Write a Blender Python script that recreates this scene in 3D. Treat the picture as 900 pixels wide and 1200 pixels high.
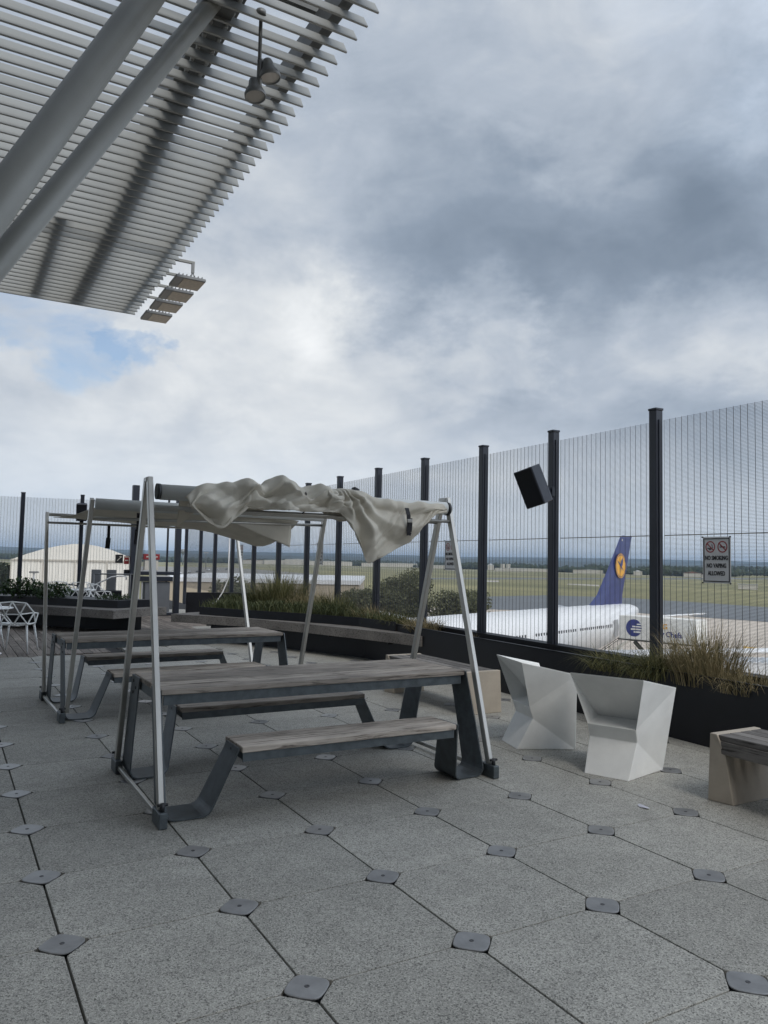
import bpy, math, random
from mathutils import Vector, Matrix, noise

# ------------------------------------------------------------------ scene, camera, sky, sun, exposure
scene = bpy.context.scene
for o in list(bpy.data.objects):
    bpy.data.objects.remove(o)
COL = scene.collection
R = math.radians
random.seed(7)

cam_data = bpy.data.cameras.new('camera')
cam = bpy.data.objects.new('camera', cam_data)
COL.objects.link(cam)
PITCH, ROLL, YAW = R(3.6597), R(1.1277), R(29.6305)
cp, sp, cr, sr = math.cos(PITCH), math.sin(PITCH), math.cos(ROLL), math.sin(ROLL)
r0, f0, u0 = Vector((1, 0, 0)), Vector((0, cp, sp)), Vector((0, -sp, cp))
right, up = cr * r0 + sr * u0, -sr * r0 + cr * u0
yawm = Matrix.Rotation(-YAW, 3, 'Z')
right, up, fwd = yawm @ right, yawm @ up, yawm @ f0
m = Matrix((right, up, -fwd)).transposed().to_4x4()
m.translation = (0, 0, 1.57)
cam.matrix_world = m
cam_data.sensor_fit = 'VERTICAL'
cam_data.sensor_height = 36.0
cam_data.lens = 905 / 1200 * 36
cam_data.clip_start, cam_data.clip_end = 0.05, 40000
scene.camera = cam

SUN_EL, SUN_AZ = R(48), R(187)          # azimuth clockwise from +Y: behind the camera, to its right, veiled by thin cloud
SKY_STRENGTH = 0.1
world = bpy.data.worlds.new('World')
scene.world = world
world.use_nodes = True


def sky_world():
    nt = world.node_tree
    N, L = nt.nodes, nt.links
    N.clear()
    out = N.new('ShaderNodeOutputWorld')
    bgn = N.new('ShaderNodeBackground')
    bgn.inputs['Strength'].default_value = SKY_STRENGTH
    L.new(bgn.outputs[0], out.inputs[0])
    sky = N.new('ShaderNodeTexSky')
    sky.sky_type = 'NISHITA'
    sky.sun_disc = False
    sky.sun_elevation = SUN_EL
    sky.sun_rotation = SUN_AZ
    tc = N.new('ShaderNodeTexCoord')
    sep = N.new('ShaderNodeSeparateXYZ')
    L.new(tc.outputs['Generated'], sep.inputs[0])

    def math_(op, a, b=None, clamp=False):
        n = N.new('ShaderNodeMath')
        n.operation = op
        n.use_clamp = clamp
        for i, v in enumerate((a, b)):
            if v is None:
                continue
            if isinstance(v, (int, float)):
                n.inputs[i].default_value = v
            else:
                L.new(v, n.inputs[i])
        return n.outputs[0]

    # the cloud deck lies on a flat layer above: project the view direction on it
    zc = math_('ADD', math_('MAXIMUM', sep.outputs[2], 0.0), 0.16)
    comb = N.new('ShaderNodeCombineXYZ')
    L.new(math_('DIVIDE', sep.outputs[0], zc), comb.inputs[0])
    L.new(math_('DIVIDE', sep.outputs[1], zc), comb.inputs[1])

    def fbm(scale, detail, rough, dist=0.0, off=(0, 0, 0), vec=None, stretch=(1, 1, 1)):
        mp = N.new('ShaderNodeMapping')
        mp.inputs['Location'].default_value = off
        mp.inputs['Scale'].default_value = stretch
        L.new(vec or comb.outputs[0], mp.inputs[0])
        n = N.new('ShaderNodeTexNoise')
        n.inputs['Scale'].default_value = scale
        n.inputs['Detail'].default_value = detail
        n.inputs['Roughness'].default_value = rough
        n.inputs['Distortion'].default_value = dist
        L.new(mp.outputs[0], n.inputs['Vector'])
        return n
    gen = tc.outputs['Generated']
    big = fbm(0.9, 6, 0.55, 0.35, (3.1, 1.7, 0))
    mid = fbm(4.2, 11, 0.60, 0.55, (7.3, 2.2, 1.0), gen, (1, 1, 2.0))
    tiny = fbm(11.0, 9, 0.60, 0.5, (2.3, 9.2, 4.0), gen, (1, 1, 1.8))
    warp = fbm(4.5, 9, 0.62, 0.0, (1.0, 5.0, 2.0), gen, (1, 1, 1.6))
    # direction bent a little by noise, so that cloud masses get ragged edges
    wv = N.new('ShaderNodeVectorMath'); wv.operation = 'SUBTRACT'
    L.new(warp.outputs['Color'], wv.inputs[0]); wv.inputs[1].default_value = (.5, .5, .5)
    ws = N.new('ShaderNodeVectorMath'); ws.operation = 'SCALE'; ws.inputs['Scale'].default_value = 0.34
    L.new(wv.outputs[0], ws.inputs[0])
    wa = N.new('ShaderNodeVectorMath'); wa.operation = 'ADD'
    L.new(tc.outputs['Generated'], wa.inputs[0]); L.new(ws.outputs[0], wa.inputs[1])
    wn = N.new('ShaderNodeVectorMath'); wn.operation = 'NORMALIZE'
    L.new(wa.outputs[0], wn.inputs[0])

    def blob(d, inner, outer, gain):
        dv = N.new('ShaderNodeVectorMath'); dv.operation = 'DOT_PRODUCT'
        L.new(wn.outputs[0], dv.inputs[0]); dv.inputs[1].default_value = Vector(d).normalized()
        mr = N.new('ShaderNodeMapRange'); mr.interpolation_type = 'SMOOTHSTEP'
        mr.inputs['From Min'].default_value = math.cos(R(outer))
        mr.inputs['From Max'].default_value = math.cos(R(inner))
        mr.inputs['To Min'].default_value = 0.0
        mr.inputs['To Max'].default_value = gain
        L.new(dv.outputs['Value'], mr.inputs['Value'])
        return mr.outputs[0]
    v = math_('ADD', 0.47, math_('MULTIPLY', math_('SUBTRACT', big.outputs['Fac'], 0.5), 0.42))
    v = math_('ADD', v, math_('MULTIPLY', math_('SUBTRACT', mid.outputs['Fac'], 0.5), 0.44))
    v = math_('ADD', v, math_('MULTIPLY', math_('SUBTRACT', tiny.outputs['Fac'], 0.5), 0.26))
    for d, i, o_, g in (
            ((0.37, 0.895, 0.245), 6, 26, 0.09),
            ((0.592, 0.658, 0.465), 3, 19, -0.12),
            ((0.521, 0.760, 0.389), 1, 9, -0.11),
            ((0.594, 0.720, 0.359), 1, 9, -0.09),
            ((0.672, 0.656, 0.344), 1, 9, -0.08),
            ((0.738, 0.576, 0.352), 1, 9, -0.08),
            ((0.752, 0.500, 0.428), 1, 9, -0.05),
            ((0.441, 0.830, 0.341), 0.5, 6, 0.04),
            ((0.415, 0.859, 0.301), 0.5, 5, 0.04),
            ((0.573, 0.776, 0.263), 1, 6, 0.13),
            ((0.675, 0.687, 0.269), 1, 7, 0.13),
            ((0.768, 0.577, 0.278), 1, 7, 0.17),
            ((0.584, 0.790, 0.185), 1, 5, -0.05),
            ((0.682, 0.708, 0.183), 1, 6, -0.07),
            ((0.773, 0.605, 0.193), 1, 6, -0.07),
            ((0.351, 0.907, 0.231), 2, 13, 0.13),
            ((0.127, 0.967, 0.223), 2, 12, 0.15),
            ((0.238, 0.958, 0.162), 1, 7, -0.06),
            ((0.078, 0.989, 0.129), 1, 6, -0.04),
            ((0.514, 0.613, 0.600), 2, 11, 0.1)):
        v = math_('ADD', v, blob(d, i, o_, g))
    # extra sky brightness added right of the view, to light the terrace
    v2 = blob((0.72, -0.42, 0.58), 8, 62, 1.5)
    ramp = N.new('ShaderNodeValToRGB')
    cr_ = ramp.color_ramp
    cr_.elements[0].position, cr_.elements[0].color = 0.05, (0.15, 0.19, 0.245, 1)
    cr_.elements[1].position, cr_.elements[1].color = 1.0, (0.86, 0.87, 0.87, 1)
    for p, c in ((0.28, (0.225, 0.272, 0.338)), (0.5, (0.355, 0.40, 0.465)), (0.75, (0.60, 0.622, 0.64))):
        e = cr_.elements.new(p); e.color = (*c, 1)
    L.new(math_('MAXIMUM', v, 0.0), ramp.inputs[0])
    # pale hazy band low over the horizon
    hz = N.new('ShaderNodeMapRange'); hz.interpolation_type = 'SMOOTHSTEP'
    hz.inputs['From Min'].default_value = 0.015; hz.inputs['From Max'].default_value = 0.21
    hz.inputs['To Min'].default_value = 0.62; hz.inputs['To Max'].default_value = 0.0
    L.new(sep.outputs[2], hz.inputs['Value'])
    mixh = N.new('ShaderNodeMix'); mixh.data_type = 'RGBA'
    L.new(hz.outputs[0], mixh.inputs[0]); L.new(ramp.outputs[0], mixh.inputs[6])
    mixh.inputs[7].default_value = (0.70, 0.755, 0.81, 1)
    # cloud values are pictured radiance; divide by the background strength
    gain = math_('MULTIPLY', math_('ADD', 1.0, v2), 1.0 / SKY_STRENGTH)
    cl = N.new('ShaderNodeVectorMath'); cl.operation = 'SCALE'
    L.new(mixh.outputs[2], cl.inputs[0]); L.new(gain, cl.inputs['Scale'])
    # holes with blue sky
    hole = math_('ADD', blob((0.105, 0.956, 0.276), 0.5, 4.2, 1.0), blob((0.165, 0.952, 0.254), 0.3, 2.6, 1.0))
    hole = math_('MULTIPLY', hole, math_('MULTIPLY', math_('SUBTRACT', mid.outputs['Fac'], 0.36), 5.0, True), True)
    mixb = N.new('ShaderNodeMix'); mixb.data_type = 'RGBA'
    L.new(math_('MULTIPLY', hole, 0.85), mixb.inputs[0]); L.new(cl.outputs[0], mixb.inputs[6]); L.new(sky.outputs[0], mixb.inputs[7])
    L.new(mixb.outputs[2], bgn.inputs[0])
    world.cycles.sampling_method = 'MANUAL'
    world.cycles.sample_map_resolution = 512


sky_world()
sun_d = bpy.data.lights.new('sun', 'SUN')
sun_d.energy = 1.5
sun_d.angle = R(28)
sun_d.color = (1.0, 0.95, 0.88)
sun = bpy.data.objects.new('sun', sun_d)
COL.objects.link(sun)
sdir = Vector((math.sin(SUN_AZ) * math.cos(SUN_EL), math.cos(SUN_AZ) * math.cos(SUN_EL), math.sin(SUN_EL)))
sun.rotation_euler = sdir.to_track_quat('Z', 'Y').to_euler()
vs = scene.view_settings
vs.view_transform, vs.look, vs.gamma, vs.exposure, vs.use_curve_mapping = 'Standard', 'None', 1.0, 0.38, False
scene.cycles.max_bounces = 8
scene.cycles.diffuse_bounces = 3
scene.cycles.transparent_max_bounces = 8


# ------------------------------------------------------------------ mesh helpers
class MB:
    """collects shapes and links them as one mesh object"""

    def __init__(self):
        self.v, self.f, self.s = [], [], []

    def add(self, verts, faces, smooth=False):
        b = len(self.v)
        self.v += [tuple(p) for p in verts]
        self.f += [tuple(i + b for i in f) for f in faces]
        self.s += [smooth] * len(faces)
        return self

    def box(self, c, size, mat=None, ch=0.0):
        """box centred on c; ch chamfers all edges; mat is a 3x3 orientation"""
        hx, hy, hz = (s / 2 for s in size)
        if ch <= 0:
            vs_ = [(x, y, z) for x in (-hx, hx) for y in (-hy, hy) for z in (-hz, hz)]
            fs = [(0, 1, 3, 2), (4, 6, 7, 5), (0, 4, 5, 1), (2, 3, 7, 6), (0, 2, 6, 4), (1, 5, 7, 3)]
        else:
            ch = min(ch, hx * .9, hy * .9, hz * .9)
            vs_, idx, fs = [], {}, []
            for sx in (-1, 1):
                for sy in (-1, 1):
                    for sz in (-1, 1):
                        for ax in range(3):
                            p = [sx * (hx - (ch if ax != 0 else 0)), sy * (hy - (ch if ax != 1 else 0)), sz * (hz - (ch if ax != 2 else 0))]
                            idx[sx, sy, sz, ax] = len(vs_)
                            vs_.append(tuple(p))
            for s in (-1, 1):
                q = lambda a, b, c_, ax: idx[a, b, c_, ax]
                f1 = [q(s, -1, -1, 0), q(s, 1, -1, 0), q(s, 1, 1, 0), q(s, -1, 1, 0)]
                f2 = [q(-1, s, -1, 1), q(-1, s, 1, 1), q(1, s, 1, 1), q(1, s, -1, 1)]
                f3 = [q(-1, -1, s, 2), q(1, -1, s, 2), q(1, 1, s, 2), q(-1, 1, s, 2)]
                for f in (f1, f2, f3):
                    fs.append(tuple(f if s > 0 else f[::-1]))
            for a in (-1, 1):
                for b_ in (-1, 1):
                    e1 = [idx[-1, a, b_, 1], idx[1, a, b_, 1], idx[1, a, b_, 2], idx[-1, a, b_, 2]]
                    e2 = [idx[a, -1, b_, 0], idx[a, 1, b_, 0], idx[a, 1, b_, 2], idx[a, -1, b_, 2]]
                    e3 = [idx[a, b_, -1, 0], idx[a, b_, 1, 0], idx[a, b_, 1, 1], idx[a, b_, -1, 1]]
                    fs.append(tuple(e1 if a * b_ < 0 else e1[::-1]))
                    fs.append(tuple(e2 if a * b_ > 0 else e2[::-1]))
                    fs.append(tuple(e3 if a * b_ < 0 else e3[::-1]))
            for a in (-1, 1):
                for b_ in (-1, 1):
                    for c_ in (-1, 1):
                        t = (idx[a, b_, c_, 0], idx[a, b_, c_, 1], idx[a, b_, c_, 2])
                        fs.append(t if a * b_ * c_ > 0 else t[::-1])
        c = Vector(c)
        if mat is not None:
            vs_ = [c + mat @ Vector(p) for p in vs_]
        else:
            vs_ = [c + Vector(p) for p in vs_]
        return self.add(vs_, fs)

    def bar(self, a, b, w, h, upv=(0, 0, 1), ch=0.0):
        """rectangular bar from a to b, w across, h along upv"""
        a, b = Vector(a), Vector(b)
        d = b - a
        ln = d.length
        d.normalize()
        u = Vector(upv)
        s = d.cross(u)
        if s.length < 1e-5:
            s = d.cross(Vector((1, 0, 0)))
        s.normalize()
        u = s.cross(d)
        return self.box((a + b) / 2, (ln, w, h), Matrix((d, s, u)).transposed() if True else None, ch)

    def tube(self, path, r, n=10, caps=True, smooth=True):
        path = [Vector(p) for p in path]
        rs = r if isinstance(r, (list, tuple)) else [r] * len(path)
        rings = []
        pu = None
        for i, p in enumerate(path):
            t = (path[min(i + 1, len(path) - 1)] - path[max(i - 1, 0)]).normalized()
            if pu is None:
                pu = t.cross(Vector((0, 0, 1)))
                if pu.length < 1e-3:
                    pu = Vector((1, 0, 0))
            pu = (pu - t * pu.dot(t)).normalized()
            w_ = t.cross(pu)
            rings.append([p + (pu * math.cos(k * 2 * math.pi / n) + w_ * math.sin(k * 2 * math.pi / n)) * rs[i] for k in range(n)])
        vs_ = [q for ring in rings for q in ring]
        fs = [(i * n + k, i * n + (k + 1) % n, (i + 1) * n + (k + 1) % n, (i + 1) * n + k) for i in range(len(path) - 1) for k in range(n)]
        self.add(vs_, fs, smooth)
        if caps:
            b = len(self.v) - len(vs_)
            self.f += [tuple(b + k for k in reversed(range(n))), tuple(b + (len(path) - 1) * n + k for k in range(n))]
            self.s += [False, False]
        return self

    def lathe(self, prof, origin=(0, 0, 0), n=20, smooth=True, mat=None):
        o = Vector(origin)
        vs_ = []
        for r, z in prof:
            for k in range(n):
                p = Vector((r * math.cos(k * 2 * math.pi / n), r * math.sin(k * 2 * math.pi / n), z))
                vs_.append(o + (mat @ p if mat is not None else p))
        fs = [(i * n + k, i * n + (k + 1) % n, (i + 1) * n + (k + 1) % n, (i + 1) * n + k) for i in range(len(prof) - 1) for k in range(n)]
        return self.add(vs_, fs, smooth)

    def prism(self, poly, z0, z1, mat=None, origin=(0, 0, 0)):
        """extruded polygon (counter-clockwise) in the xy plane"""
        n = len(poly)
        vs_ = [Vector((x, y, z0)) for x, y in poly] + [Vector((x, y, z1)) for x, y in poly]
        o = Vector(origin)
        vs_ = [o + (mat @ p if mat is not None else p) for p in vs_]
        fs = [tuple(reversed(range(n))), tuple(range(n, 2 * n))] + [(i, (i + 1) % n, n + (i + 1) % n, n + i) for i in range(n)]
        return self.add(vs_, fs)

    def strip(self, prof, thick, y0, y1, rad=None):
        """bent plate: path prof in (x,z), swept from y0 to y1; y0,y1 may be lists"""
        n = len(prof)
        vs_ = []
        for i, (x, z) in enumerate(prof):
            a = Vector(prof[min(i + 1, n - 1)]) - Vector(prof[max(i - 1, 0)])
            a.normalize()
            nx, nz = -a.y, a.x
            ya = y0[i] if isinstance(y0, (list, tuple)) else y0
            yb = y1[i] if isinstance(y1, (list, tuple)) else y1
            for yy in (ya, yb):
                vs_.append((x + nx * thick / 2, yy, z + nz * thick / 2))
                vs_.append((x - nx * thick / 2, yy, z - nz * thick / 2))
        fs = []
        for i in range(n - 1):
            b, c = i * 4, (i + 1) * 4
            fs += [(b, b + 2, c + 2, c), (b + 1, c + 1, c + 3, b + 3), (b, c, c + 1, b + 1), (b + 2, b + 3, c + 3, c + 2)]
        fs += [(0, 1, 3, 2), ((n - 1) * 4, (n - 1) * 4 + 2, (n - 1) * 4 + 3, (n - 1) * 4 + 1)]
        return self.add(vs_, fs)

    def build(self, name, material, parent=None, bevel=0.0):
        me = bpy.data.meshes.new(name)
        me.from_pydata(self.v, [], self.f)
        me.polygons.foreach_set('use_smooth', self.s)
        me.materials.append(material)
        me.update()
        o = bpy.data.objects.new(name, me)
        COL.objects.link(o)
        if parent is not None:
            o.parent = parent
        if bevel > 0:
            b = o.modifiers.new('bevel', 'BEVEL')
            b.width = bevel
            b.segments = 2
            b.limit_method = 'ANGLE'
        return o


def tag(o, label=None, cat=None, group=None, kind=None):
    if label: o['label'] = label
    if cat: o['category'] = cat
    if group: o['group'] = group
    if kind: o['kind'] = kind
    return o


def thing(name, label, cat, loc=(0, 0, 0), rz=0.0, group=None):
    o = bpy.data.objects.new(name, None)
    o.empty_display_size = 0.2
    COL.objects.link(o)
    o.location = loc
    o.rotation_euler = (0, 0, rz)
    return tag(o, label, cat, group)


def copy_tree(o, parent=None):
    c = o.copy()
    COL.objects.link(c)
    if parent is not None:
        c.parent = parent
    for ch in list(o.children):
        copy_tree(ch, c)
    return c


def lettering(name, text, size, material, parent, matrix, align='CENTER', bold=0.0, sx=1.0):
    cu = bpy.data.curves.new(name, 'FONT')
    cu.body = text
    cu.size = size
    cu.align_x = align
    cu.align_y = 'CENTER'
    cu.extrude = 0.0008
    cu.offset = bold
    cu.resolution_u = 3
    tmp = bpy.data.objects.new(name, cu)
    COL.objects.link(tmp)
    dg = bpy.context.evaluated_depsgraph_get()
    me = bpy.data.meshes.new_from_object(tmp.evaluated_get(dg))
    bpy.data.objects.remove(tmp)
    me.materials.clear()
    me.materials.append(material)
    o = bpy.data.objects.new(name, me)
    COL.objects.link(o)
    o.parent = parent
    o.matrix_local = matrix @ Matrix.Diagonal((sx, 1, 1, 1))
    return o


# ------------------------------------------------------------------ material helpers
def mat(name, base, rough=0.6, metal=0.0, var=0.0, vscale=3.0, bump=0.0, bscale=40.0, spec=0.5, stretch=(1, 1, 1), tint=None, detail=5, isl=0.0, rvar=0.0):
    """principled material: noise-mottled colour, noise bump, optional per-piece tone"""
    m_ = bpy.data.materials.new(name)
    m_.use_nodes = True
    nt = m_.node_tree
    N, L = nt.nodes, nt.links
    p = N['Principled BSDF']
    p.inputs['Base Color'].default_value = (*base, 1)
    p.inputs['Roughness'].default_value = rough
    p.inputs['Metallic'].default_value = metal
    p.inputs['Specular IOR Level'].default_value = spec
    tc = N.new('ShaderNodeTexCoord')
    mp = N.new('ShaderNodeMapping')
    mp.inputs['Scale'].default_value = stretch
    L.new(tc.outputs['Object'], mp.inputs[0])
    col = None
    if var > 0:
        n = N.new('ShaderNodeTexNoise')
        n.inputs['Scale'].default_value = vscale
        n.inputs['Detail'].default_value = detail
        n.inputs['Roughness'].default_value = 0.62
        L.new(mp.outputs[0], n.inputs['Vector'])
        rmp = N.new('ShaderNodeValToRGB')
        lo = [max(0, c * (1 - var)) for c in base]
        hi = [min(1, c * (1 + var)) for c in (tint or base)]
        rmp.color_ramp.elements[0].position, rmp.color_ramp.elements[0].color = 0.3, (*lo, 1)
        rmp.color_ramp.elements[1].position, rmp.color_ramp.elements[1].color = 0.7, (*hi, 1)
        L.new(n.outputs['Fac'], rmp.inputs[0])
        col = rmp.outputs[0]
        if rvar > 0:
            mr = N.new('ShaderNodeMapRange')
            mr.inputs['To Min'].default_value = max(0.02, rough - rvar)
            mr.inputs['To Max'].default_value = min(1, rough + rvar)
            L.new(n.outputs['Fac'], mr.inputs['Value'])
            L.new(mr.outputs[0], p.inputs['Roughness'])
    if isl > 0:
        g = N.new('ShaderNodeNewGeometry')
        mr = N.new('ShaderNodeMapRange')
        mr.inputs['To Min'].default_value = 1 - isl
        mr.inputs['To Max'].default_value = 1 + isl
        L.new(g.outputs['Random Per Island'], mr.inputs['Value'])
        sc = N.new('ShaderNodeVectorMath')
        sc.operation = 'SCALE'
        if col is None:
            sc.inputs[0].default_value = base
        else:
            L.new(col, sc.inputs[0])
        L.new(mr.outputs[0], sc.inputs['Scale'])
        col = sc.outputs[0]
    if col is not None:
        L.new(col, p.inputs['Base Color'])
    if bump > 0:
        n2 = N.new('ShaderNodeTexNoise')
        n2.inputs['Scale'].default_value = bscale
        n2.inputs['Detail'].default_value = 6
        L.new(mp.outputs[0], n2.inputs['Vector'])
        b = N.new('ShaderNodeBump')
        b.inputs['Strength'].default_value = bump
        b.inputs['Distance'].default_value = 0.01
        L.new(n2.outputs['Fac'], b.inputs['Height'])
        L.new(b.outputs[0], p.inputs['Normal'])
    return m_


def paver_mat():
    m_ = bpy.data.materials.new('granite_paver')
    m_.use_nodes = True
    nt = m_.node_tree
    N, L = nt.nodes, nt.links
    p = N['Principled BSDF']
    p.inputs['Roughness'].default_value = 0.72
    p.inputs['Specular IOR Level'].default_value = 0.35
    tc = N.new('ShaderNodeTexCoord')

    def noise_(scale, detail, rough):
        n = N.new('ShaderNodeTexNoise')
        n.inputs['Scale'].default_value = scale
        n.inputs['Detail'].default_value = detail
        n.inputs['Roughness'].default_value = rough
        L.new(tc.outputs['Object'], n.inputs['Vector'])
        return n
    vor = N.new('ShaderNodeTexVoronoi')
    vor.inputs['Scale'].default_value = 185
    vor.inputs['Randomness'].default_value = 1
    L.new(tc.outputs['Object'], vor.inputs['Vector'])
    sepc = N.new('ShaderNodeSeparateColor')
    L.new(vor.outputs['Color'], sepc.inputs[0])
    grain = N.new('ShaderNodeValToRGB')
    e = grain.color_ramp.elements
    e[0].position, e[0].color = 0.0, (0.118, 0.116, 0.106, 1)
    e[1].position, e[1].color = 1.0, (0.46, 0.45, 0.41, 1)
    for pos, c in ((0.12, (0.175, 0.172, 0.158)), (0.24, (0.282, 0.277, 0.253)), (0.75, (0.358, 0.352, 0.32)), (0.92, (0.435, 0.425, 0.385))):
        el = e.new(pos); el.color = (*c, 1)
    L.new(sepc.outputs[0], grain.inputs[0])
    fine = noise_(330, 3, 0.6)
    big = noise_(0.8, 6, 0.65)
    blot = noise_(5.5, 7, 0.7)

    def scale(col, fac, lo, hi, a=0.3, b=0.7):
        mr = N.new('ShaderNodeMapRange')
        mr.inputs['From Min'].default_value, mr.inputs['From Max'].default_value = a, b
        mr.inputs['To Min'].default_value, mr.inputs['To Max'].default_value = lo, hi
        L.new(fac, mr.inputs['Value'])
        s = N.new('ShaderNodeVectorMath'); s.operation = 'SCALE'
        L.new(col, s.inputs[0]); L.new(mr.outputs[0], s.inputs['Scale'])
        return s.outputs[0]
    g = N.new('ShaderNodeNewGeometry')
    c = scale(grain.outputs[0], fine.outputs['Fac'], 0.72, 1.28)
    c = scale(c, big.outputs['Fac'], 0.84, 1.14)
    c = scale(c, blot.outputs['Fac'], 0.87, 1.10)
    c = scale(c, g.outputs['Random Per Island'], 0.90, 1.07, 0, 1)
    L.new(c, p.inputs['Base Color'])
    b = N.new('ShaderNodeBump'); b.inputs['Strength'].default_value = 0.35; b.inputs['Distance'].default_value = 0.003
    L.new(vor.outputs['Distance'], b.inputs['Height']); L.new(b.outputs[0], p.inputs['Normal'])
    return m_


def wood_mat(name, base, dark, axis=0, scale=1.0, rough=0.75):
    """weathered timber, grain along one object axis"""
    m_ = bpy.data.materials.new(name)
    m_.use_nodes = True
    nt = m_.node_tree
    N, L = nt.nodes, nt.links
    p = N['Principled BSDF']
    p.inputs['Roughness'].default_value = rough
    p.inputs['Specular IOR Level'].default_value = 0.3
    tc = N.new('ShaderNodeTexCoord')
    g = N.new('ShaderNodeNewGeometry')
    off = N.new('ShaderNodeCombineXYZ')
    ml = N.new('ShaderNodeMath'); ml.operation = 'MULTIPLY'; ml.inputs[1].default_value = 37.0
    L.new(g.outputs['Random Per Island'], ml.inputs[0])
    for i in range(3):
        L.new(ml.outputs[0], off.inputs[i])
    ad = N.new('ShaderNodeVectorMath'); ad.operation = 'ADD'
    L.new(tc.outputs['Object'], ad.inputs[0]); L.new(off.outputs[0], ad.inputs[1])
    mp = N.new('ShaderNodeMapping')
    s = [52 * scale] * 3
    s[axis] = 3.4 * scale
    mp.inputs['Scale'].default_value = s
    L.new(ad.outputs[0], mp.inputs[0])
    n = N.new('ShaderNodeTexNoise'); n.inputs['Scale'].default_value = 1.0; n.inputs['Detail'].default_value = 8
    n.inputs['Roughness'].default_value = 0.66; n.inputs['Distortion'].default_value = 0.6
    L.new(mp.outputs[0], n.inputs['Vector'])
    n2 = N.new('ShaderNodeTexNoise'); n2.inputs['Scale'].default_value = 2.3; n2.inputs['Detail'].default_value = 5
    L.new(ad.outputs[0], n2.inputs['Vector'])
    rmp = N.new('ShaderNodeValToRGB')
    rmp.color_ramp.elements[0].position, rmp.color_ramp.elements[0].color = 0.36, (*dark, 1)
    rmp.color_ramp.elements[1].position, rmp.color_ramp.elements[1].color = 0.72, (*[c * 1.28 for c in base], 1)
    e = rmp.color_ramp.elements.new(0.48); e.color = (*base, 1)
    L.new(n.outputs['Fac'], rmp.inputs[0])
    mr = N.new('ShaderNodeMapRange'); mr.inputs['From Min'].default_value = .3; mr.inputs['From Max'].default_value = .7
    mr.inputs['To Min'].default_value = .72; mr.inputs['To Max'].default_value = 1.25
    L.new(n2.outputs['Fac'], mr.inputs['Value'])
    mr2 = N.new('ShaderNodeMapRange'); mr2.inputs['To Min'].default_value = .66; mr2.inputs['To Max'].default_value = 1.22
    L.new(g.outputs['Random Per Island'], mr2.inputs['Value'])
    mm = N.new('ShaderNodeMath'); mm.operation = 'MULTIPLY'
    L.new(mr.outputs[0], mm.inputs[0]); L.new(mr2.outputs[0], mm.inputs[1])
    sc = N.new('ShaderNodeVectorMath'); sc.operation = 'SCALE'
    L.new(rmp.outputs[0], sc.inputs[0]); L.new(mm.outputs[0], sc.inputs['Scale'])
    L.new(sc.outputs[0], p.inputs['Base Color'])
    b = N.new('ShaderNodeBump'); b.inputs['Strength'].default_value = 0.5; b.inputs['Distance'].default_value = 0.004
    L.new(n.outputs['Fac'], b.inputs['Height']); L.new(b.outputs[0], p.inputs['Normal'])
    return m_


def leaf_mat(name, c1, c2, rough=0.6, trans=0.25):
    m_ = bpy.data.materials.new(name)
    m_.use_nodes = True
    nt = m_.node_tree
    N, L = nt.nodes, nt.links
    p = N['Principled BSDF']
    p.inputs['Roughness'].default_value = rough
    p.inputs['Specular IOR Level'].default_value = 0.25
    g = N.new('ShaderNodeNewGeometry')
    rmp = N.new('ShaderNodeValToRGB')
    rmp.color_ramp.elements[0].color = (*c1, 1)
    rmp.color_ramp.elements[1].color = (*c2, 1)
    L.new(g.outputs['Random Per Island'], rmp.inputs[0])
    L.new(rmp.outputs[0], p.inputs['Base Color'])
    tr = N.new('ShaderNodeBsdfTranslucent')
    L.new(rmp.outputs[0], tr.inputs[0])
    mx = N.new('ShaderNodeMixShader'); mx.inputs[0].default_value = trans
    L.new(p.outputs[0], mx.inputs[1]); L.new(tr.outputs[0], mx.inputs[2])
    L.new(mx.outputs[0], N['Material Output'].inputs[0])
    return m_


def cloth_mat(name, base):
    m_ = mat(name, base, 0.95, var=0.10, vscale=5, bump=0.35, bscale=22, spec=0.05)
    nt = m_.node_tree
    N, L = nt.nodes, nt.links
    p = N['Principled BSDF']
    tr = N.new('ShaderNodeBsdfTranslucent')
    tr.inputs[0].default_value = (*[c * 0.9 for c in base], 1)
    mx = N.new('ShaderNodeMixShader'); mx.inputs[0].default_value = 0.16
    L.new(p.outputs[0], mx.inputs[1]); L.new(tr.outputs[0], mx.inputs[2])
    L.new(mx.outputs[0], N['Material Output'].inputs[0])
    return m_


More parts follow.
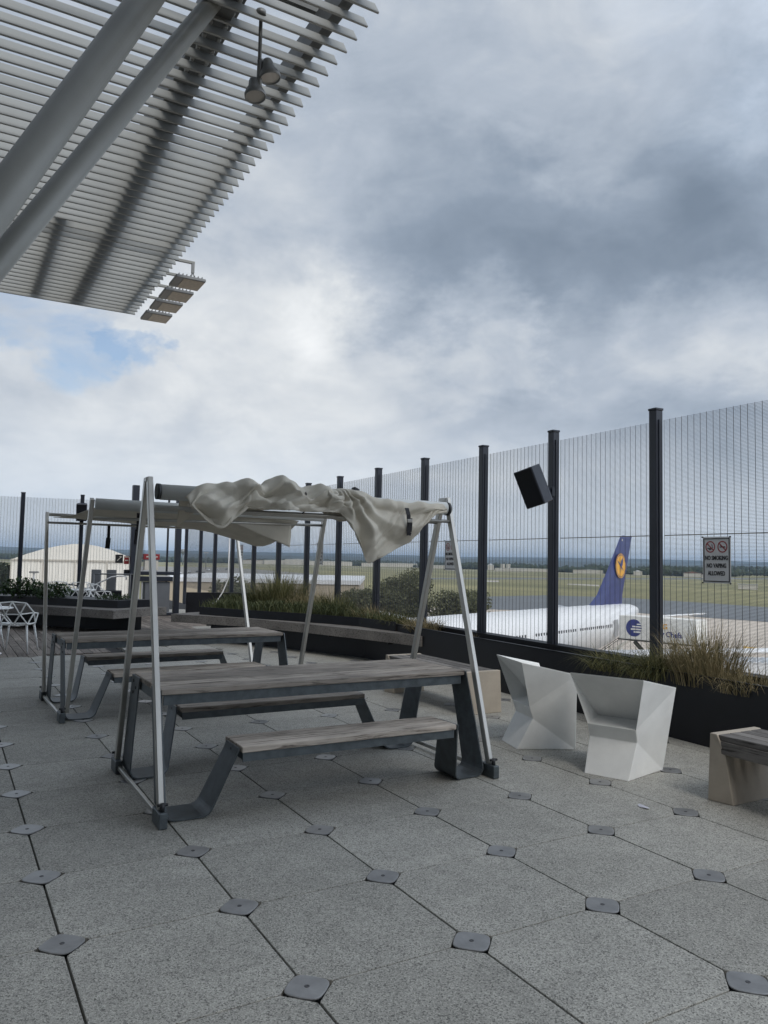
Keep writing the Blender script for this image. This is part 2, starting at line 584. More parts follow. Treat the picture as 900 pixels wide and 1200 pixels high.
M = {
    'paver': paver_mat(),
    'gap': mat('dark_joint', (0.012, 0.012, 0.013), 0.9),
    'plate': mat('steel_cover', (0.232, 0.234, 0.236), 0.30, 0.2, var=0.22, vscale=9, bump=0.06, bscale=60, rvar=0.08, spec=0.65),
    'screw': mat('screw_steel', (0.10, 0.10, 0.105), 0.4, 0.7),
    'deck': wood_mat('deck_timber', (0.19, 0.165, 0.145), (0.075, 0.064, 0.055), 1),
    'board': wood_mat('table_timber', (0.375, 0.33, 0.285), (0.08, 0.065, 0.053), 0),
    'board_y': wood_mat('bench_timber', (0.17, 0.16, 0.15), (0.06, 0.056, 0.052), 1),
    'plank': wood_mat('plank_timber', (0.165, 0.155, 0.145), (0.06, 0.055, 0.05), 0),
    'galv': mat('galvanised_steel', (0.092, 0.108, 0.118), 0.46, 0.35, var=0.28, vscale=14, bump=0.06, bscale=30, rvar=0.1),
    'bolt': mat('bolt_steel', (0.05, 0.052, 0.056), 0.5, 0.6),
    'alu': mat('brushed_aluminium', (0.50, 0.49, 0.46), 0.38, 0.8, var=0.12, vscale=6, stretch=(1, 1, 0.2), rvar=0.08),
    'tube': mat('roller_tube', (0.58, 0.59, 0.57), 0.5, 0.25, var=0.06, vscale=4),
    'cloth': cloth_mat('shade_canvas', (0.66, 0.62, 0.535)),
    'strap': mat('black_webbing', (0.012, 0.012, 0.016), 0.7),
    'buckle': mat('buckle_plastic', (0.35, 0.34, 0.32), 0.5),
    'concrete': mat('beige_concrete', (0.40, 0.355, 0.295), 0.8, var=0.12, vscale=3.5, bump=0.12, bscale=50),
    'white_fibre': mat('white_fibre_concrete', (0.83, 0.835, 0.815), 0.55, var=0.07, vscale=4, bump=0.04, bscale=40, spec=0.4),
    'white_metal': mat('white_powder_coat', (0.80, 0.81, 0.80), 0.45, var=0.03, vscale=8),
    'navy': mat('dark_powder_coat', (0.013, 0.017, 0.028), 0.42, 0.0, var=0.15, vscale=4, spec=0.5),
    'black': mat('black_planter_steel', (0.0075, 0.0085, 0.012), 0.42, var=0.3, vscale=2, spec=0.32, rvar=0.1),
    'wire': mat('fence_wire', (0.10, 0.107, 0.117), 0.5, 0.2),
    'soil': mat('planting_soil', (0.035, 0.028, 0.022), 0.95, var=0.4, vscale=12, bump=0.6, bscale=30),
    'louvre': mat('louvre_aluminium', (0.27, 0.278, 0.27), 0.5, 0.15, var=0.06, vscale=1.5, isl=0.05),
    'beam': mat('beam_steel', (0.12, 0.122, 0.118), 0.55, 0.2, var=0.12, vscale=2),
    'strut': mat('strut_paint', (0.245, 0.248, 0.232), 0.45, 0.1, var=0.07, vscale=2.5, spec=0.45),
    'lamp': mat('lamp_grey', (0.20, 0.205, 0.205), 0.45, 0.2),
    'lens': mat('lamp_glass', (0.42, 0.40, 0.37), 0.2, 0.1),
    'lens_warm': mat('led_board', (0.40, 0.345, 0.27), 0.35, 0.0, var=0.2, vscale=16),
    'sign': mat('sign_metal', (0.58, 0.585, 0.59), 0.45, 0.3, var=0.05, vscale=5),
    'ink': mat('sign_black', (0.012, 0.012, 0.014), 0.5),
    'red': mat('sign_red', (0.30, 0.02, 0.025), 0.5),
    'sign_red_bright': mat('red_board', (0.26, 0.02, 0.025), 0.5),
    'grey_panel': mat('grey_panel', (0.13, 0.14, 0.155), 0.5, 0.1, var=0.08, vscale=3),
    'tent': mat('marquee_pvc', (0.90, 0.885, 0.83), 0.6, var=0.04, vscale=.4),
    'apron': mat('apron_concrete', (0.55, 0.485, 0.415), 0.9, var=0.10, vscale=0.05, detail=8),
    'asphalt': mat('taxiway_asphalt', (0.155, 0.168, 0.18), 0.85, var=0.12, vscale=0.03, detail=8),
    'field': mat('dry_grass_field', (0.185, 0.185, 0.078), 0.95, var=0.32, vscale=0.009, detail=9, tint=(0.235, 0.215, 0.105), stretch=(1.0, 0.45, 1)),
    'lane': mat('pale_concrete_strip', (0.50, 0.47, 0.42), 0.9, var=0.1, vscale=0.1),
    'yellow': mat('yellow_marking', (0.62, 0.40, 0.09), 0.8, var=0.15, vscale=1.5),
    'plane_white': mat('aircraft_white', (0.80, 0.81, 0.82), 0.3, 0.0, var=0.02, vscale=0.6, spec=0.5),
    'plane_grey': mat('aircraft_grey', (0.42, 0.43, 0.44), 0.4),
    'plane_blue': mat('aircraft_blue', (0.022, 0.035, 0.16), 0.35, var=0.05, vscale=0.5),
    'plane_yellow': mat('aircraft_yellow', (0.80, 0.40, 0.03), 0.4),
    'window': mat('aircraft_window', (0.05, 0.055, 0.065), 0.2),
    'truck_white': mat('truck_white', (0.86, 0.85, 0.80), 0.5, var=0.04, vscale=0.8),
    'truck_dark': mat('truck_steel', (0.07, 0.068, 0.066), 0.6, 0.2),
    'glass': mat('vehicle_glass', (0.02, 0.025, 0.03), 0.1),
    'tyre': mat('tyre_rubber', (0.02, 0.02, 0.02), 0.85),
    'logo_blue': mat('logo_blue', (0.03, 0.045, 0.22), 0.5),
    'clad': mat('tan_cladding', (0.40, 0.35, 0.27), 0.8, var=0.06, vscale=0.3, stretch=(3, 3, .1)),
    'roof_white': mat('roof_white', (0.68, 0.70, 0.72), 0.6, var=0.06, vscale=0.6),
    'far_white': mat('far_wall_pale', (0.60, 0.57, 0.51), 0.8, var=0.08, vscale=0.05),
    'far_red': mat('far_roof_red', (0.24, 0.10, 0.07), 0.8),
    'tree_far': leaf_mat('far_foliage', (0.022, 0.034, 0.022), (0.055, 0.07, 0.035), 0.9, 0.0),
    'tree_leaf': leaf_mat('tree_foliage', (0.095, 0.105, 0.055), (0.19, 0.195, 0.11), 0.8, 0.35),
    'tree_dark': leaf_mat('dark_foliage', (0.016, 0.028, 0.014), (0.05, 0.068, 0.03), 0.7, 0.15),
    'bark': mat('tree_bark', (0.09, 0.075, 0.06), 0.9, var=0.3, vscale=3),
    'hill': mat('wooded_hill', (0.045, 0.06, 0.05), 0.95, var=0.35, vscale=0.004, detail=8),
    'grass_tan': leaf_mat('dry_tussock', (0.085, 0.08, 0.04), (0.42, 0.345, 0.20), 0.7, 0.25),
    'grass_mix': leaf_mat('olive_tussock', (0.04, 0.055, 0.022), (0.21, 0.195, 0.09), 0.7, 0.25),
    'grass_green': leaf_mat('green_tussock', (0.03, 0.045, 0.02), (0.11, 0.12, 0.055), 0.65, 0.25),
    'shrub': leaf_mat('shrub_leaf', (0.012, 0.028, 0.008), (0.05, 0.09, 0.028), 0.5, 0.2),
    'podium': mat('podium_wall', (0.30, 0.29, 0.28), 0.85, var=0.1, vscale=0.4),
    'scrap': mat('scrap_paper', (0.50, 0.50, 0.56), 0.7),
    'carpaint': mat('car_silver', (0.45, 0.46, 0.47), 0.3, 0.3),
}

# ------------------------------------------------------------------ fixed lines of the terrace
FA = Vector((6.021, 7.585))                 # foot of the planter's front face
FD = Vector((-0.037, -0.9993))              # along the side fence, towards the camera
FN = Vector((0.9993, -0.037))               # outwards
FP = FA + FN * 0.47                         # fence line
AP = -11.4                                  # level of the airport apron below the terrace


def on_fence(al, off=0.0, z=0.0):
    p = FP + FD * al + FN * off
    return Vector((p.x, p.y, z))


# ------------------------------------------------------------------ ground of the airport
def sheet(name, poly, z, material, kind='structure'):
    mb = MB()
    mb.add([(x, y, z) for x, y in poly], [tuple(range(len(poly)))])
    return tag(mb.build(name, material), kind=kind)


sheet('ground', [(-12000, -8000), (12000, -8000), (12000, 16000), (-12000, 16000)], AP - 0.12, M['field'])
sheet('apron', [(-60, -120), (330, -120), (242, 104), (176.2, 118.6), (174, 136.5), (169.6, 154.2), (147.6, 166.5), (135.9, 176.5), (112, 196), (60, 205), (20, 160), (-60, 120)], AP - 0.04, M['apron'])
sheet('taxiway', [(330, -60), (420, -60), (262, 115), (242.1, 145.4), (244.8, 164.8), (246.2, 193.2), (244.5, 224.6), (225.6, 251.8), (187.2, 244.9), (172, 243), (129.2, 181.7), (135.9, 176.5), (147.6, 166.5), (169.6, 154.2), (174, 136.5), (176.2, 118.6)], AP, M['asphalt'])
sheet('runway', [(330, 500), (2400, 900), (2400, 955), (330, 545)], AP - 0.08, M['asphalt'])
sheet('taxi_lane', [(335.2, 445.7), (360.5, 479.4), (369.9, 470.4), (344.1, 437.5)], AP - 0.02, M['lane'])
sheet('service_road', [(362, 388), (379, 405.5), (384.3, 381.2), (360.5, 357.6)], AP - 0.02, M['lane'])
sheet('perimeter_road', [(-100, 1480), (600, 1370), (760, 1080), (905, 760), (930, 400), (948, 400), (925, 770), (780, 1092), (615, 1400), (-100, 1520)], AP - 0.03, M['lane'])
sheet('car_park', [(120, 560), (300, 640), (360, 1080), (200, 1080)], AP - 0.02, mat('car_park_gravel', (0.24, 0.23, 0.21), 0.9, var=0.15, vscale=0.05))
sheet('apron_marking', [(112.0, 76.5), (113.5, 80.9), (117.5, 83.5), (116.6, 79.8)], AP + 0.01, M['yellow'])
mb = MB()
for k in range(-6, 20):                     # expansion joints of the concrete apron, 7.5 m apart
    mb.add([(-60, k * 7.5, AP - 0.02), (240, k * 7.5, AP - 0.02), (240, k * 7.5 + .12, AP - 0.02), (-60, k * 7.5 + .12, AP - 0.02)], [(0, 1, 2, 3)])
mb.build('apron_joints', mat('joint_tar', (0.16, 0.14, 0.125), 0.9))['kind'] = 'structure'


# hills on the horizon
def hills(name, dist, base, amp, seed, a0=-70, a1=100, n=260):
    mb = MB()
    vs_, fs = [], []
    for i in range(n + 1):
        a = R(a0 + (a1 - a0) * i / n)
        h = base + amp * (noise.fractal(Vector((i * 0.035 + seed, seed, 0)), 1.0, 2.0, 6)) + 2.5 * noise.noise(Vector((i * 0.9, seed, 3)))
        for k, (dd, hh) in enumerate(((-1400, -30), (-500, h * 0.55), (0, h), (900, -30))):
            d = dist + dd + 120 * noise.noise(Vector((i * .3, k * 3.1, seed)))
            vs_.append((math.sin(a) * d, math.cos(a) * d, AP + 12 + hh))
    for i in range(n):
        for k in range(3):
            fs.append((i * 4 + k, (i + 1) * 4 + k, (i + 1) * 4 + k + 1, i * 4 + k + 1))
    mb.add(vs_, fs, True)
    return tag(mb.build(name, M['hill']), kind='structure')


hills('hills', 8200, 68, 24, 3.7)
hills('low_hills', 5200, 24, 12, 9.1)


# ------------------------------------------------------------------ podium and terrace floor
poly = [(-14, -12)]
poly = [(-14, -12), (FP.x + FD.x * 20 + .22, FP.y + FD.y * 20), (FP.x - FD.x * 22 + .22, FP.y - FD.y * 22), (-14, 31)]
mb = MB().prism(poly, AP, -0.07)
tag(mb.build('terrace_podium', M['podium']), kind='structure')
sheet('joint_bed', poly, -0.045, M['gap'])

GX, GY, S = 0.495, 4.177, 0.74588
CUT = 0.105
mb = MB()
deck_poly = [(-9, 12.9), (1.55, 12.9), (1.55, 13.3), (2.45, 13.3), (2.45, 14.55), (3.0, 14.55), (3.9, 15.3), (5.6, 17.6), (5.6, 29), (-9, 29)]


def inside(x, y, pl):
    c = False
    j = len(pl) - 1
    for i in range(len(pl)):
        xi, yi = pl[i]
        xj, yj = pl[j]
        if (yi > y) != (yj > y) and x < (xj - xi) * (y - yi) / (yj - yi) + xi:
            c = not c
        j = i
    return c


def paver(cx, cy):
    gx, gy = 0.0048, 0.0036                 # wide joint between columns, hairline between rows
    x0, x1, y0, y1 = cx - S / 2 + gx, cx + S / 2 - gx, cy - S / 2 + gy, cy + S / 2 - gy
    q = CUT - .004
    o = [(x0 + q, y0), (x1 - q, y0), (x1, y0 + q), (x1, y1 - q), (x1 - q, y1), (x0 + q, y1), (x0, y1 - q), (x0, y0 + q)]
    dz = random.uniform(-.0006, .0006)
    e = 0.0016
    tops = [(cx + (x - cx) * (1 - e / (S / 2)), cy + (y - cy) * (1 - e / (S / 2)), dz) for x, y in o]
    edg = [(x, y, dz - e) for x, y in o]
    bot = [(x, y, -0.04) for x, y in o]
    fs = [tuple(range(8))] + [(8 + i, 8 + (i + 1) % 8, (i + 1) % 8, i) for i in range(8)] + [(16 + i, 16 + (i + 1) % 8, 8 + (i + 1) % 8, 8 + i) for i in range(8)]
    mb.add(tops + edg + bot, fs)


for i in range(-12, 9):
    for j in range(-8, 26):
        cx, cy = GX + (i + .5) * S, GY + (j + .5) * S
        if inside(cx, cy, deck_poly) or cx > 6.5:
            continue
        paver(cx, cy)
tag(mb.build('terrace_floor', M['paver']), kind='structure')

# timber deck, boards running away from the camera
mb = MB()
x = -9.0
while x < 5.6:
    xc = x + .069
    y0 = None
    yy = 12.0
    while yy < 29 and not inside(xc, yy, deck_poly):
        yy += .02
    y = yy
    while y < 28.9:
        ln = min(random.uniform(2.2, 3.8), 29 - y)
        mb.box((xc, y + ln / 2, -0.018 + random.uniform(-.001, .001)), (.132, ln - .004, .034), None, .003)
        y += ln
    x += .140
tag(mb.build('timber_deck', M['deck']), kind='structure')

# square cover plates where four pavers meet
n = 6
c = CUT - .0095
outline = []
for k in range(4):
    a = Vector((math.cos(k * math.pi / 2), math.sin(k * math.pi / 2))) * c
    b = Vector((math.cos((k + 1) * math.pi / 2), math.sin((k + 1) * math.pi / 2))) * c
    for t in (0.07, 0.2, 0.5, 0.8, 0.93):
        p = a.lerp(b, t)
        bul = .008 * (1 - (2 * t - 1) ** 2) - (.004 if t in (.07, .93) else 0)
        outline.append(p + p.normalized() * bul)
mb = MB()
ring = [(p.x, p.y, -.001) for p in outline], [(p.x, p.y, .003) for p in outline], [(p.x * .95, p.y * .95, .0048) for p in outline]
nn = len(outline)
mb.add(ring[0] + ring[1] + ring[2], [(i, (i + 1) % nn, nn + (i + 1) % nn, nn + i) for i in range(nn)] + [(nn + i, nn + (i + 1) % nn, 2 * nn + (i + 1) % nn, 2 * nn + i) for i in range(nn)] + [tuple(range(2 * nn, 3 * nn))])
plate0 = mb.build('cover_plate', M['plate'])
mb = MB().lathe([(0.010, .0048), (0.010, .0060), (0.006, .0060), (.005, .0052), (0, .0052)], n=14)
scr = mb.build('screw', M['screw'], plate0)
used = False
for i in range(-4, 9):
    for j in range(-4, 15):
        x, y = GX + i * S, GY + j * S
        if x > 5.9 or y > 12.6 or inside(x, y, deck_poly):
            continue
        v = Vector((x, y, 0)) - cam.location
        dz = v.dot(fwd)
        if dz < .5 or abs(v.dot(right) / dz) > .51 or abs(v.dot(up) / dz) > .68:
            continue
        o = plate0 if not used else copy_tree(plate0)
        used = True
        o.location = (x, y, 0)
        o.rotation_euler.z = random.choice((0, math.pi / 2, math.pi)) + random.uniform(-.03, .03)
        tag(o, 'small square steel cover plate with a centre screw, set where grey pavers meet', 'cover plate', 'steel cover plates at the paver corners')

mb = MB()
pts = []
for k in range(9):
    a = k * 2 * math.pi / 9
    pts.append((math.cos(a) * .022 * random.uniform(.6, 1.3), math.sin(a) * .05 * random.uniform(.7, 1.2), .004 + random.uniform(0, .012)))
mb.add(pts + [(0, 0, .016)], [(i, (i + 1) % 9, 9) for i in range(9)], True)
o = mb.build('paper_scrap', M['scrap'])
o.location = (4.05, 3.62, 0)
tag(o, 'crumpled pale scrap of paper lying on the pavers before the right bench', 'litter')


# ------------------------------------------------------------------ slatted canopy
can = thing('slatted_canopy', 'grey slatted sun canopy on round steel struts high over the terrace', 'canopy', (0, 0, 7.0))
XE = 3.39


def louvres(y0, y1):
    mb = MB()
    y = y0
    while y < y1:
        # a blade: triangular section, sloping front face over a flat underside
        q = [Vector((0, 0, -.075)), Vector((0, .022, -.075)), Vector((0, .104, .082)), Vector((0, .092, .082)), Vector((0, -.002, -.068))]
        vs_ = [(xx, y + p.y, p.z) for xx in (-8.0, XE + .06) for p in q]
        mb.add(vs_, [(0, 1, 2, 3, 4), (9, 8, 7, 6, 5)] + [(k, 5 + k, 5 + (k + 1) % 5, (k + 1) % 5) for k in range(5)])
        y += .2295
    return mb


louvres(-4.2, 13.2).build('louvre_panel', M['louvre'], can)
louvres(13.28, 17.45).build('louvre_panel', M['louvre'], can)
for bx in (2.22, -1.4, -5.0):
    MB().box((bx, 6.6, .33), (.30, 21.7, .38), None, .004).build('beam', M['beam'], can)
MB().box((1.40, 15.2, .28), (.20, 4.3, .30), None, .004).build('beam', M['beam'], can)
MB().box((XE - .16, 6.6, .25), (.12, 21.7, .28), None, .004).build('edge_beam', M['beam'], can)
for by in (-3.2, 1.0, 5.3, 7.35, 13.24, 17.3):
    MB().box((-2.3, by, .50), (11.2, .10, .12)).build('purlin', M['beam'], can)
br = None                                     # fixing brackets where the blades hang off the main beam
for k in range(14):
    for xx in (2.14, 2.30):
        if br is None:
            br = o = MB().box((0, 0, 0), (.04, .05, .05), None, .004).build('bracket', M['alu'], can)
        else:
            o = br.copy()
            COL.objects.link(o)
        o.location = (xx, 5.39 + k * .2295 + .14, .118)
# round struts rising to the main beam
top2, low2 = Vector((2.1, 7.24, 7.14 - 7)), Vector((0.247, 5.934, 3.618 - 7))
d2 = (low2 - top2)
MB().tube([top2 - d2 * .02, top2 + d2 * 2.05], .088, 28).build('strut', M['strut'], can)
top1, low1 = Vector((1.27, 6.537, 6.317 - 7)), Vector((0.22, 5.751, 3.967 - 7))
d1 = (low1 - top1)
MB().tube([top1 - d1 * .36, top1 + d1 * 2.6], .127, 30).build('strut', M['strut'], can)
MB().box((2.14, 7.27, .10), (.26, .20, .22), None, .01).build('strut_head', M['beam'], can)

# bell spotlights on a drop rod
g = thing('twin_spotlight', 'two bell-shaped spotlights on one drop rod under the slatted canopy', 'spotlight', (2.514, 7.119, 7.05))
MB().tube([(0, 0, .02), (0, 0, -.62)], .019, 12).tube([(0, 0, -.03), (0, 0, .02)], .05, 14).build('drop_rod', M['lamp'], g)
MB().tube([(0.005, -.005, -.5), (.0, 0, -.84)], .028, 12).build('bracket', M['lamp'], g)
for (dx, dy, dz, tx, ty) in ((.085, -.045, -.60, .16, -.10), (-.035, .02, -.80, .06, -.14)):
    q = Vector((tx, ty, -1)).normalized().to_track_quat('-Z', 'Y').to_matrix()
    prof = [(.0, .11), (.042, .11), (.053, .085), (.06, .035), (.088, -.013), (.106, -.052), (.106, -.087), (.098, -.090), (.094, -.074)]
    h = MB().lathe(prof, (dx, dy, dz), 24, True, q).build('lamp_head', M['lamp'], g)
    MB().lathe([(.094, -.074), (.04, -.074), (0, -.074)], (dx, dy, dz), 24, False, q).build('lens', M['lens'], h)

# floodlights on arms at the canopy edge
FL = [(14.05, 'topmost of the four'), (14.84, 'second from the top of the four'), (15.60, 'third from the top of the four'), (16.42, 'lowest of the four')]
fl = None
for k, (fy, w_) in enumerate(FL):
    if fl is None:
        fl = thing('floodlight', '', 'floodlight')
        MB().box((.12, 0, .055), (.62, .045, .05), None, .004).build('arm', M['strut'], fl)
        MB().bar((.40, 0, .05), (.40, 0, -.14), .05, .05).bar((.32, -.03, -.36), (.40, 0, -.12), .02, .02).bar((.48, -.03, -.36), (.40, 0, -.12), .02, .02).build('bracket', M['lamp'], fl)
        q = Matrix.Rotation(R(-1), 3, 'X')
        body = MB().box((.26, -.17, -.40), (.54, .54, .055), q, .008)
        for f in range(7):
            body.box((.05 + f * .07, -.17, -.355), (.012, .48, .04), q)
        hb = body.build('housing', M['lamp'], fl)
        MB().box((.325, -.17, -.4305), (.38, .48, .006), q).build('led_board', M['lens_warm'], hb)
        o = fl
    else:
        o = copy_tree(fl)
    o.location = (XE, fy, 7.0)
    tag(o, 'flat grey floodlight off the canopy edge, ' + w_, 'floodlight', 'floodlights along the canopy edge')


# ------------------------------------------------------------------ picnic tables with shade frame
def beamface(mb, pts, ch=.004):
    return mb


def picnic_table(name, label, rz, loc):
    t = thing(name, label, 'picnic table', loc, rz)
    L0, L1 = 0.0, 2.33
    # tabletop: five boards on a steel edge
    mb = MB()
    nb, w = 5, .79
    bw = w / nb
    for k in range(nb):
        y = -w / 2 + bw * (k + .5)
        mb.box((L1 / 2, y, .726 + random.uniform(-.001, .001)), (L1 - .02, bw - .010, .036), None, .004)
    mb.build('tabletop', M['board'], t)
    mb = MB()
    for s in (-1, 1):
        mb.box((L1 / 2, s * (w / 2 - .03), .675), (L1 - .06, .012, .064))
        mb.box((L1 / 2, s * (w / 2 - .06), .702), (L1 - .06, .07, .008))
    for xx in (.02, .8, 1.55, L1 - .02):
        mb.box((xx, 0, .68), (.012, w - .10, .055))
    mb.build('table_frame', M['galv'], t)
    for s in (-1, 1):
        mb = MB()
        for k in range(2):
            y = s * (.67 + (k - .5) * .165)
            mb.box((1.165, y, .432), (1.55, .157, .036), None, .004)
        mb.build('bench_seat', M['board'], t)
        mb = MB()
        for q in (-1, 1):
            mb.box((1.165, s * .67 + q * .14, .386), (1.53, .010, .055))
        for xx in (.41, 1.165, 1.92):
            mb.box((xx, s * .67, .39), (.012, .27, .045))
        mb.build('bench_frame', M['galv'], t)
    for e in (0, 1):
        sx = 1 if e == 0 else -1
        x0 = 0.0 if e == 0 else L1
        for s in (-1, 1):
            # one bent plate: down from the tabletop, along the floor, up to the bench
            prof, ya, yb = [], [], []

            def add(x, z, yc, hw):
                prof.append((x0 + sx * x, z)); ya.append(s * yc - hw); yb.append(s * yc + hw)
            add(.0, .738, .285, .110)
            add(.0, .40, .395, .120)
            add(.0, .075, .490, .132)
            for k in range(1, 6):
                a = math.pi / 2 * k / 5
                add(.06 * (1 - math.cos(a)), .066 - .06 * math.sin(a) + .004, .492, .136)
            add(.20, .010, .495, .138)
            for k in range(1, 6):
                a = math.radians(75) * k / 5
                add(.205 + .07 * math.sin(a), .010 + .07 * (1 - math.cos(a)), .497 + .006 * k, .138)
            add(.365, .40, .690, .118)
            add(.372, .444, .708, .116)
            mbp = MB().strip(prof, .009, ya, yb)
            pl = mbp.build('leg_plate', M['galv'], t, 0.0)
            mb = MB()
            for (xx, zz, yy) in ((-.006, .70, .34), (-.006, .66, .27), (-.006, .62, .35), (.366, .415, .70), (.362, .385, .64)):
                mb.tube([(x0 + sx * (xx - .004), s * yy, zz), (x0 + sx * (xx + .004), s * yy, zz)], .011, 8)
            mb.build('bolt', M['bolt'], pl)
    # floor rails of the shade frame, with clamps at the feet
    for e in (0, 1):
        x0 = -.035 if e == 0 else L1 + .045
        MB().box((x0, 0, .045), (.022, 1.24, .03), None, .003).build('base_rail', M['alu'], t)
        for s in (-1, 1):
            cl = MB().box((x0 - .002, s * .645, .048), (.05, .17, .09), None, .004)
            cl.build('foot_clamp', M['galv'], t)
            MB().tube([(x0, s * .69, .09), (x0, s * .69, .14)], .014, 10).tube([(x0 - .03, s * .69, .13), (x0 + .03, s * .69, .13)], .009, 8).build('clamp_screw', M['bolt'], t)
    return t


def strut(t, a, b, name='frame_strut'):
    """square hollow strut"""
    return MB().bar(a, b, .052, .036, (1, 0, 0), .004).build(name, M['alu'], t)


# front table: shade frame closed, canvas heaped on top
t1 = picnic_table('picnic_table', 'weathered timber picnic table in front, its canvas heaped over a closed A-frame', 0, (1.215, 5.30, 0))
for xx in (-.035, 2.375):
    for s in (-1, 1):
        strut(t1, (xx, s * .645, .09), (xx, s * .036, 2.10))
    MB().box((xx, 0, 2.088), (.045, .085, .035), None, .006).build('frame_head', M['alu'], t1)
MB().tube([(.03, -.075, 2.005), (2.33, -.075, 2.012)], .053, 24).build('roller_tube', M['tube'], t1)
for xx in (.015, 2.35):
    MB().tube([(xx - .012, -.075, 2.008), (xx + .012, -.075, 2.008)], .054, 20).build('tube_cap', M['bolt'], t1)
for s in (-1, 1):
    MB().tube([(-.02, s * .10, 1.90), (2.36, s * .10, 1.905)], .014, 10).build('spreader_rod', M['alu'], t1)


def lerp_table(tab, x):
    for (x0, z0), (x1, z1) in zip(tab, tab[1:]):
        if x <= x1:
            t = (x - x0) / (x1 - x0)
            t = max(0, min(1, t))
            return z0 + (z1 - z0) * t
    return tab[-1][1]


def smooth_table(tab, x, w=.03):
    return sum(lerp_table(tab, x + d * w) * q for d, q in ((-1, .25), (0, .5), (1, .25)))


# outline of the heaped canvas along the table (metres from the near end): crest and hem heights
CREST = [(.195, 1.955), (.235, 2.015), (.275, 2.062), (.35, 2.090), (.48, 2.096), (.525, 2.082), (.56, 2.098), (.615, 2.141), (.69, 2.131), (.725, 2.085), (.79, 2.122), (.86, 2.176), (.95, 2.158), (1.04, 2.085), (1.14, 2.119), (1.20, 2.13), (1.315, 2.106), (1.49, 2.11), (1.57, 2.105), (1.65, 2.06), (1.77, 2.055), (1.86, 2.055), (2.02, 2.052), (2.18, 2.05), (2.30, 2.05)]
HEM = [(.195, 1.935), (.23, 1.887), (.30, 1.815), (.39, 1.767), (.43, 1.774), (.52, 1.85), (.61, 1.921), (.80, 1.914), (1.04, 1.915), (1.32, 1.922), (1.36, 1.87), (1.557, 1.552), (1.60, 1.56), (1.78, 1.642), (1.93, 1.725), (2.05, 1.829), (2.17, 1.955), (2.30, 1.975)]


def tri(x):
    q = abs(x - math.floor(x + .5)) * 2
    return q * q * (3 - 2 * q) * .2 + q * .8


def heaped_canvas(parent):
    nx, nw = 240, 64
    vs_, fs = [], []
    for i in range(nx + 1):
        s = .195 + (2.27 - .195) * i / nx
        crest = smooth_table(CREST, s)
        hem = smooth_table(HEM, s, .012)
        lump = max(0.0, crest - 2.058)
        hang = max(0.02, crest - hem)
        for j in range(nw + 1):
            w = j / nw
            if w < .22:                       # behind the tube
                t = w / .22
                y = .085 + .03 * (1 - t) + lump * .5
                z = crest - .05 - (1 - t) * (.12 + .10 * noise.noise(Vector((s * 3, 2, 5))))
            elif w < .42:                     # over the crest
                t = (w - .22) / .20
                a = math.pi * t
                rr = .082 + lump * .75
                y = -.03 + math.cos(a) * (rr + .03)
                z = crest - .05 + math.sin(a) * .05
            else:                             # hanging in front
                t = (w - .42) / .58
                bulge = .05 * math.sin(math.pi * min(1, t * 1.15)) * (1 if s < .6 or s > 1.2 else .25)
                y = -.03 - (.082 + lump * .75 + .03) - bulge * (.6 + .6 * noise.noise(Vector((s * 2.2, 1.3, 0)))) - .02 * t
                z = crest - .05 - (hang - .05) * t
            # folds: flat facets between sharp creases, a fan of them down the hanging flap
            fr = min(1, max(0, (w - .22) / .25))
            d1 = tri(s * 1.9 + w * .8 + .15 * noise.noise(Vector((s * 2, w * 2, 1))))
            d2 = tri(s * 3.3 - w * 1.5 + .3 + .2 * noise.noise(Vector((s * 3, w * 2, 4))))
            d3 = tri(s * .9 - w * 2.6 + .1 * noise.noise(Vector((s * 4, w * 3, 8))))
            ang = math.atan2(s - 1.36, max(.05, (w - .36) * .75)) if s > 1.15 else 0.0
            d4 = tri(ang * 2.1 + .25) if s > 1.15 else 0.0
            d5 = tri(s * 7.5 + w * 5.5 + .5 * noise.noise(Vector((s * 5, w * 5, 2))))
            f3 = noise.noise(Vector((s * 16, w * 9, 4.2)))
            loose = 1 - min(1, max(0, (s - 1.15) / .2))
            dy = (.065 * d1 + .045 * d2 + .03 * d3) * (.35 + .65 * loose) + .055 * d4 * (1 - loose) + .016 * d5
            y += (-dy + .05) * (.25 + .75 * fr) + .003 * f3
            edge = min(1, t * 6) if w >= .42 else 1
            z += (.020 * (d2 - .5) + .012 * (d5 - .5)) * (0 if w > .95 else 1) * (.4 + .6 * loose)
            x = s + (.035 * noise.noise(Vector((s * 5, w * 5, 9.0))) + (-.10 * (1 - s / .6) * (w - .4) if (s < .6 and w > .4) else 0) * 0)
            vs_.append((x, y, z))
    for i in range(nx):
        for j in range(nw):
            a = i * (nw + 1) + j
            fs.append((a, a + nw + 1, a + nw + 2, a + 1))
    mb = MB().add(vs_, fs, True)
    o = mb.build('shade_canvas', M['cloth'], parent)
    so = o.modifiers.new('thickness', 'SOLIDIFY')
    so.thickness = .004
    return o


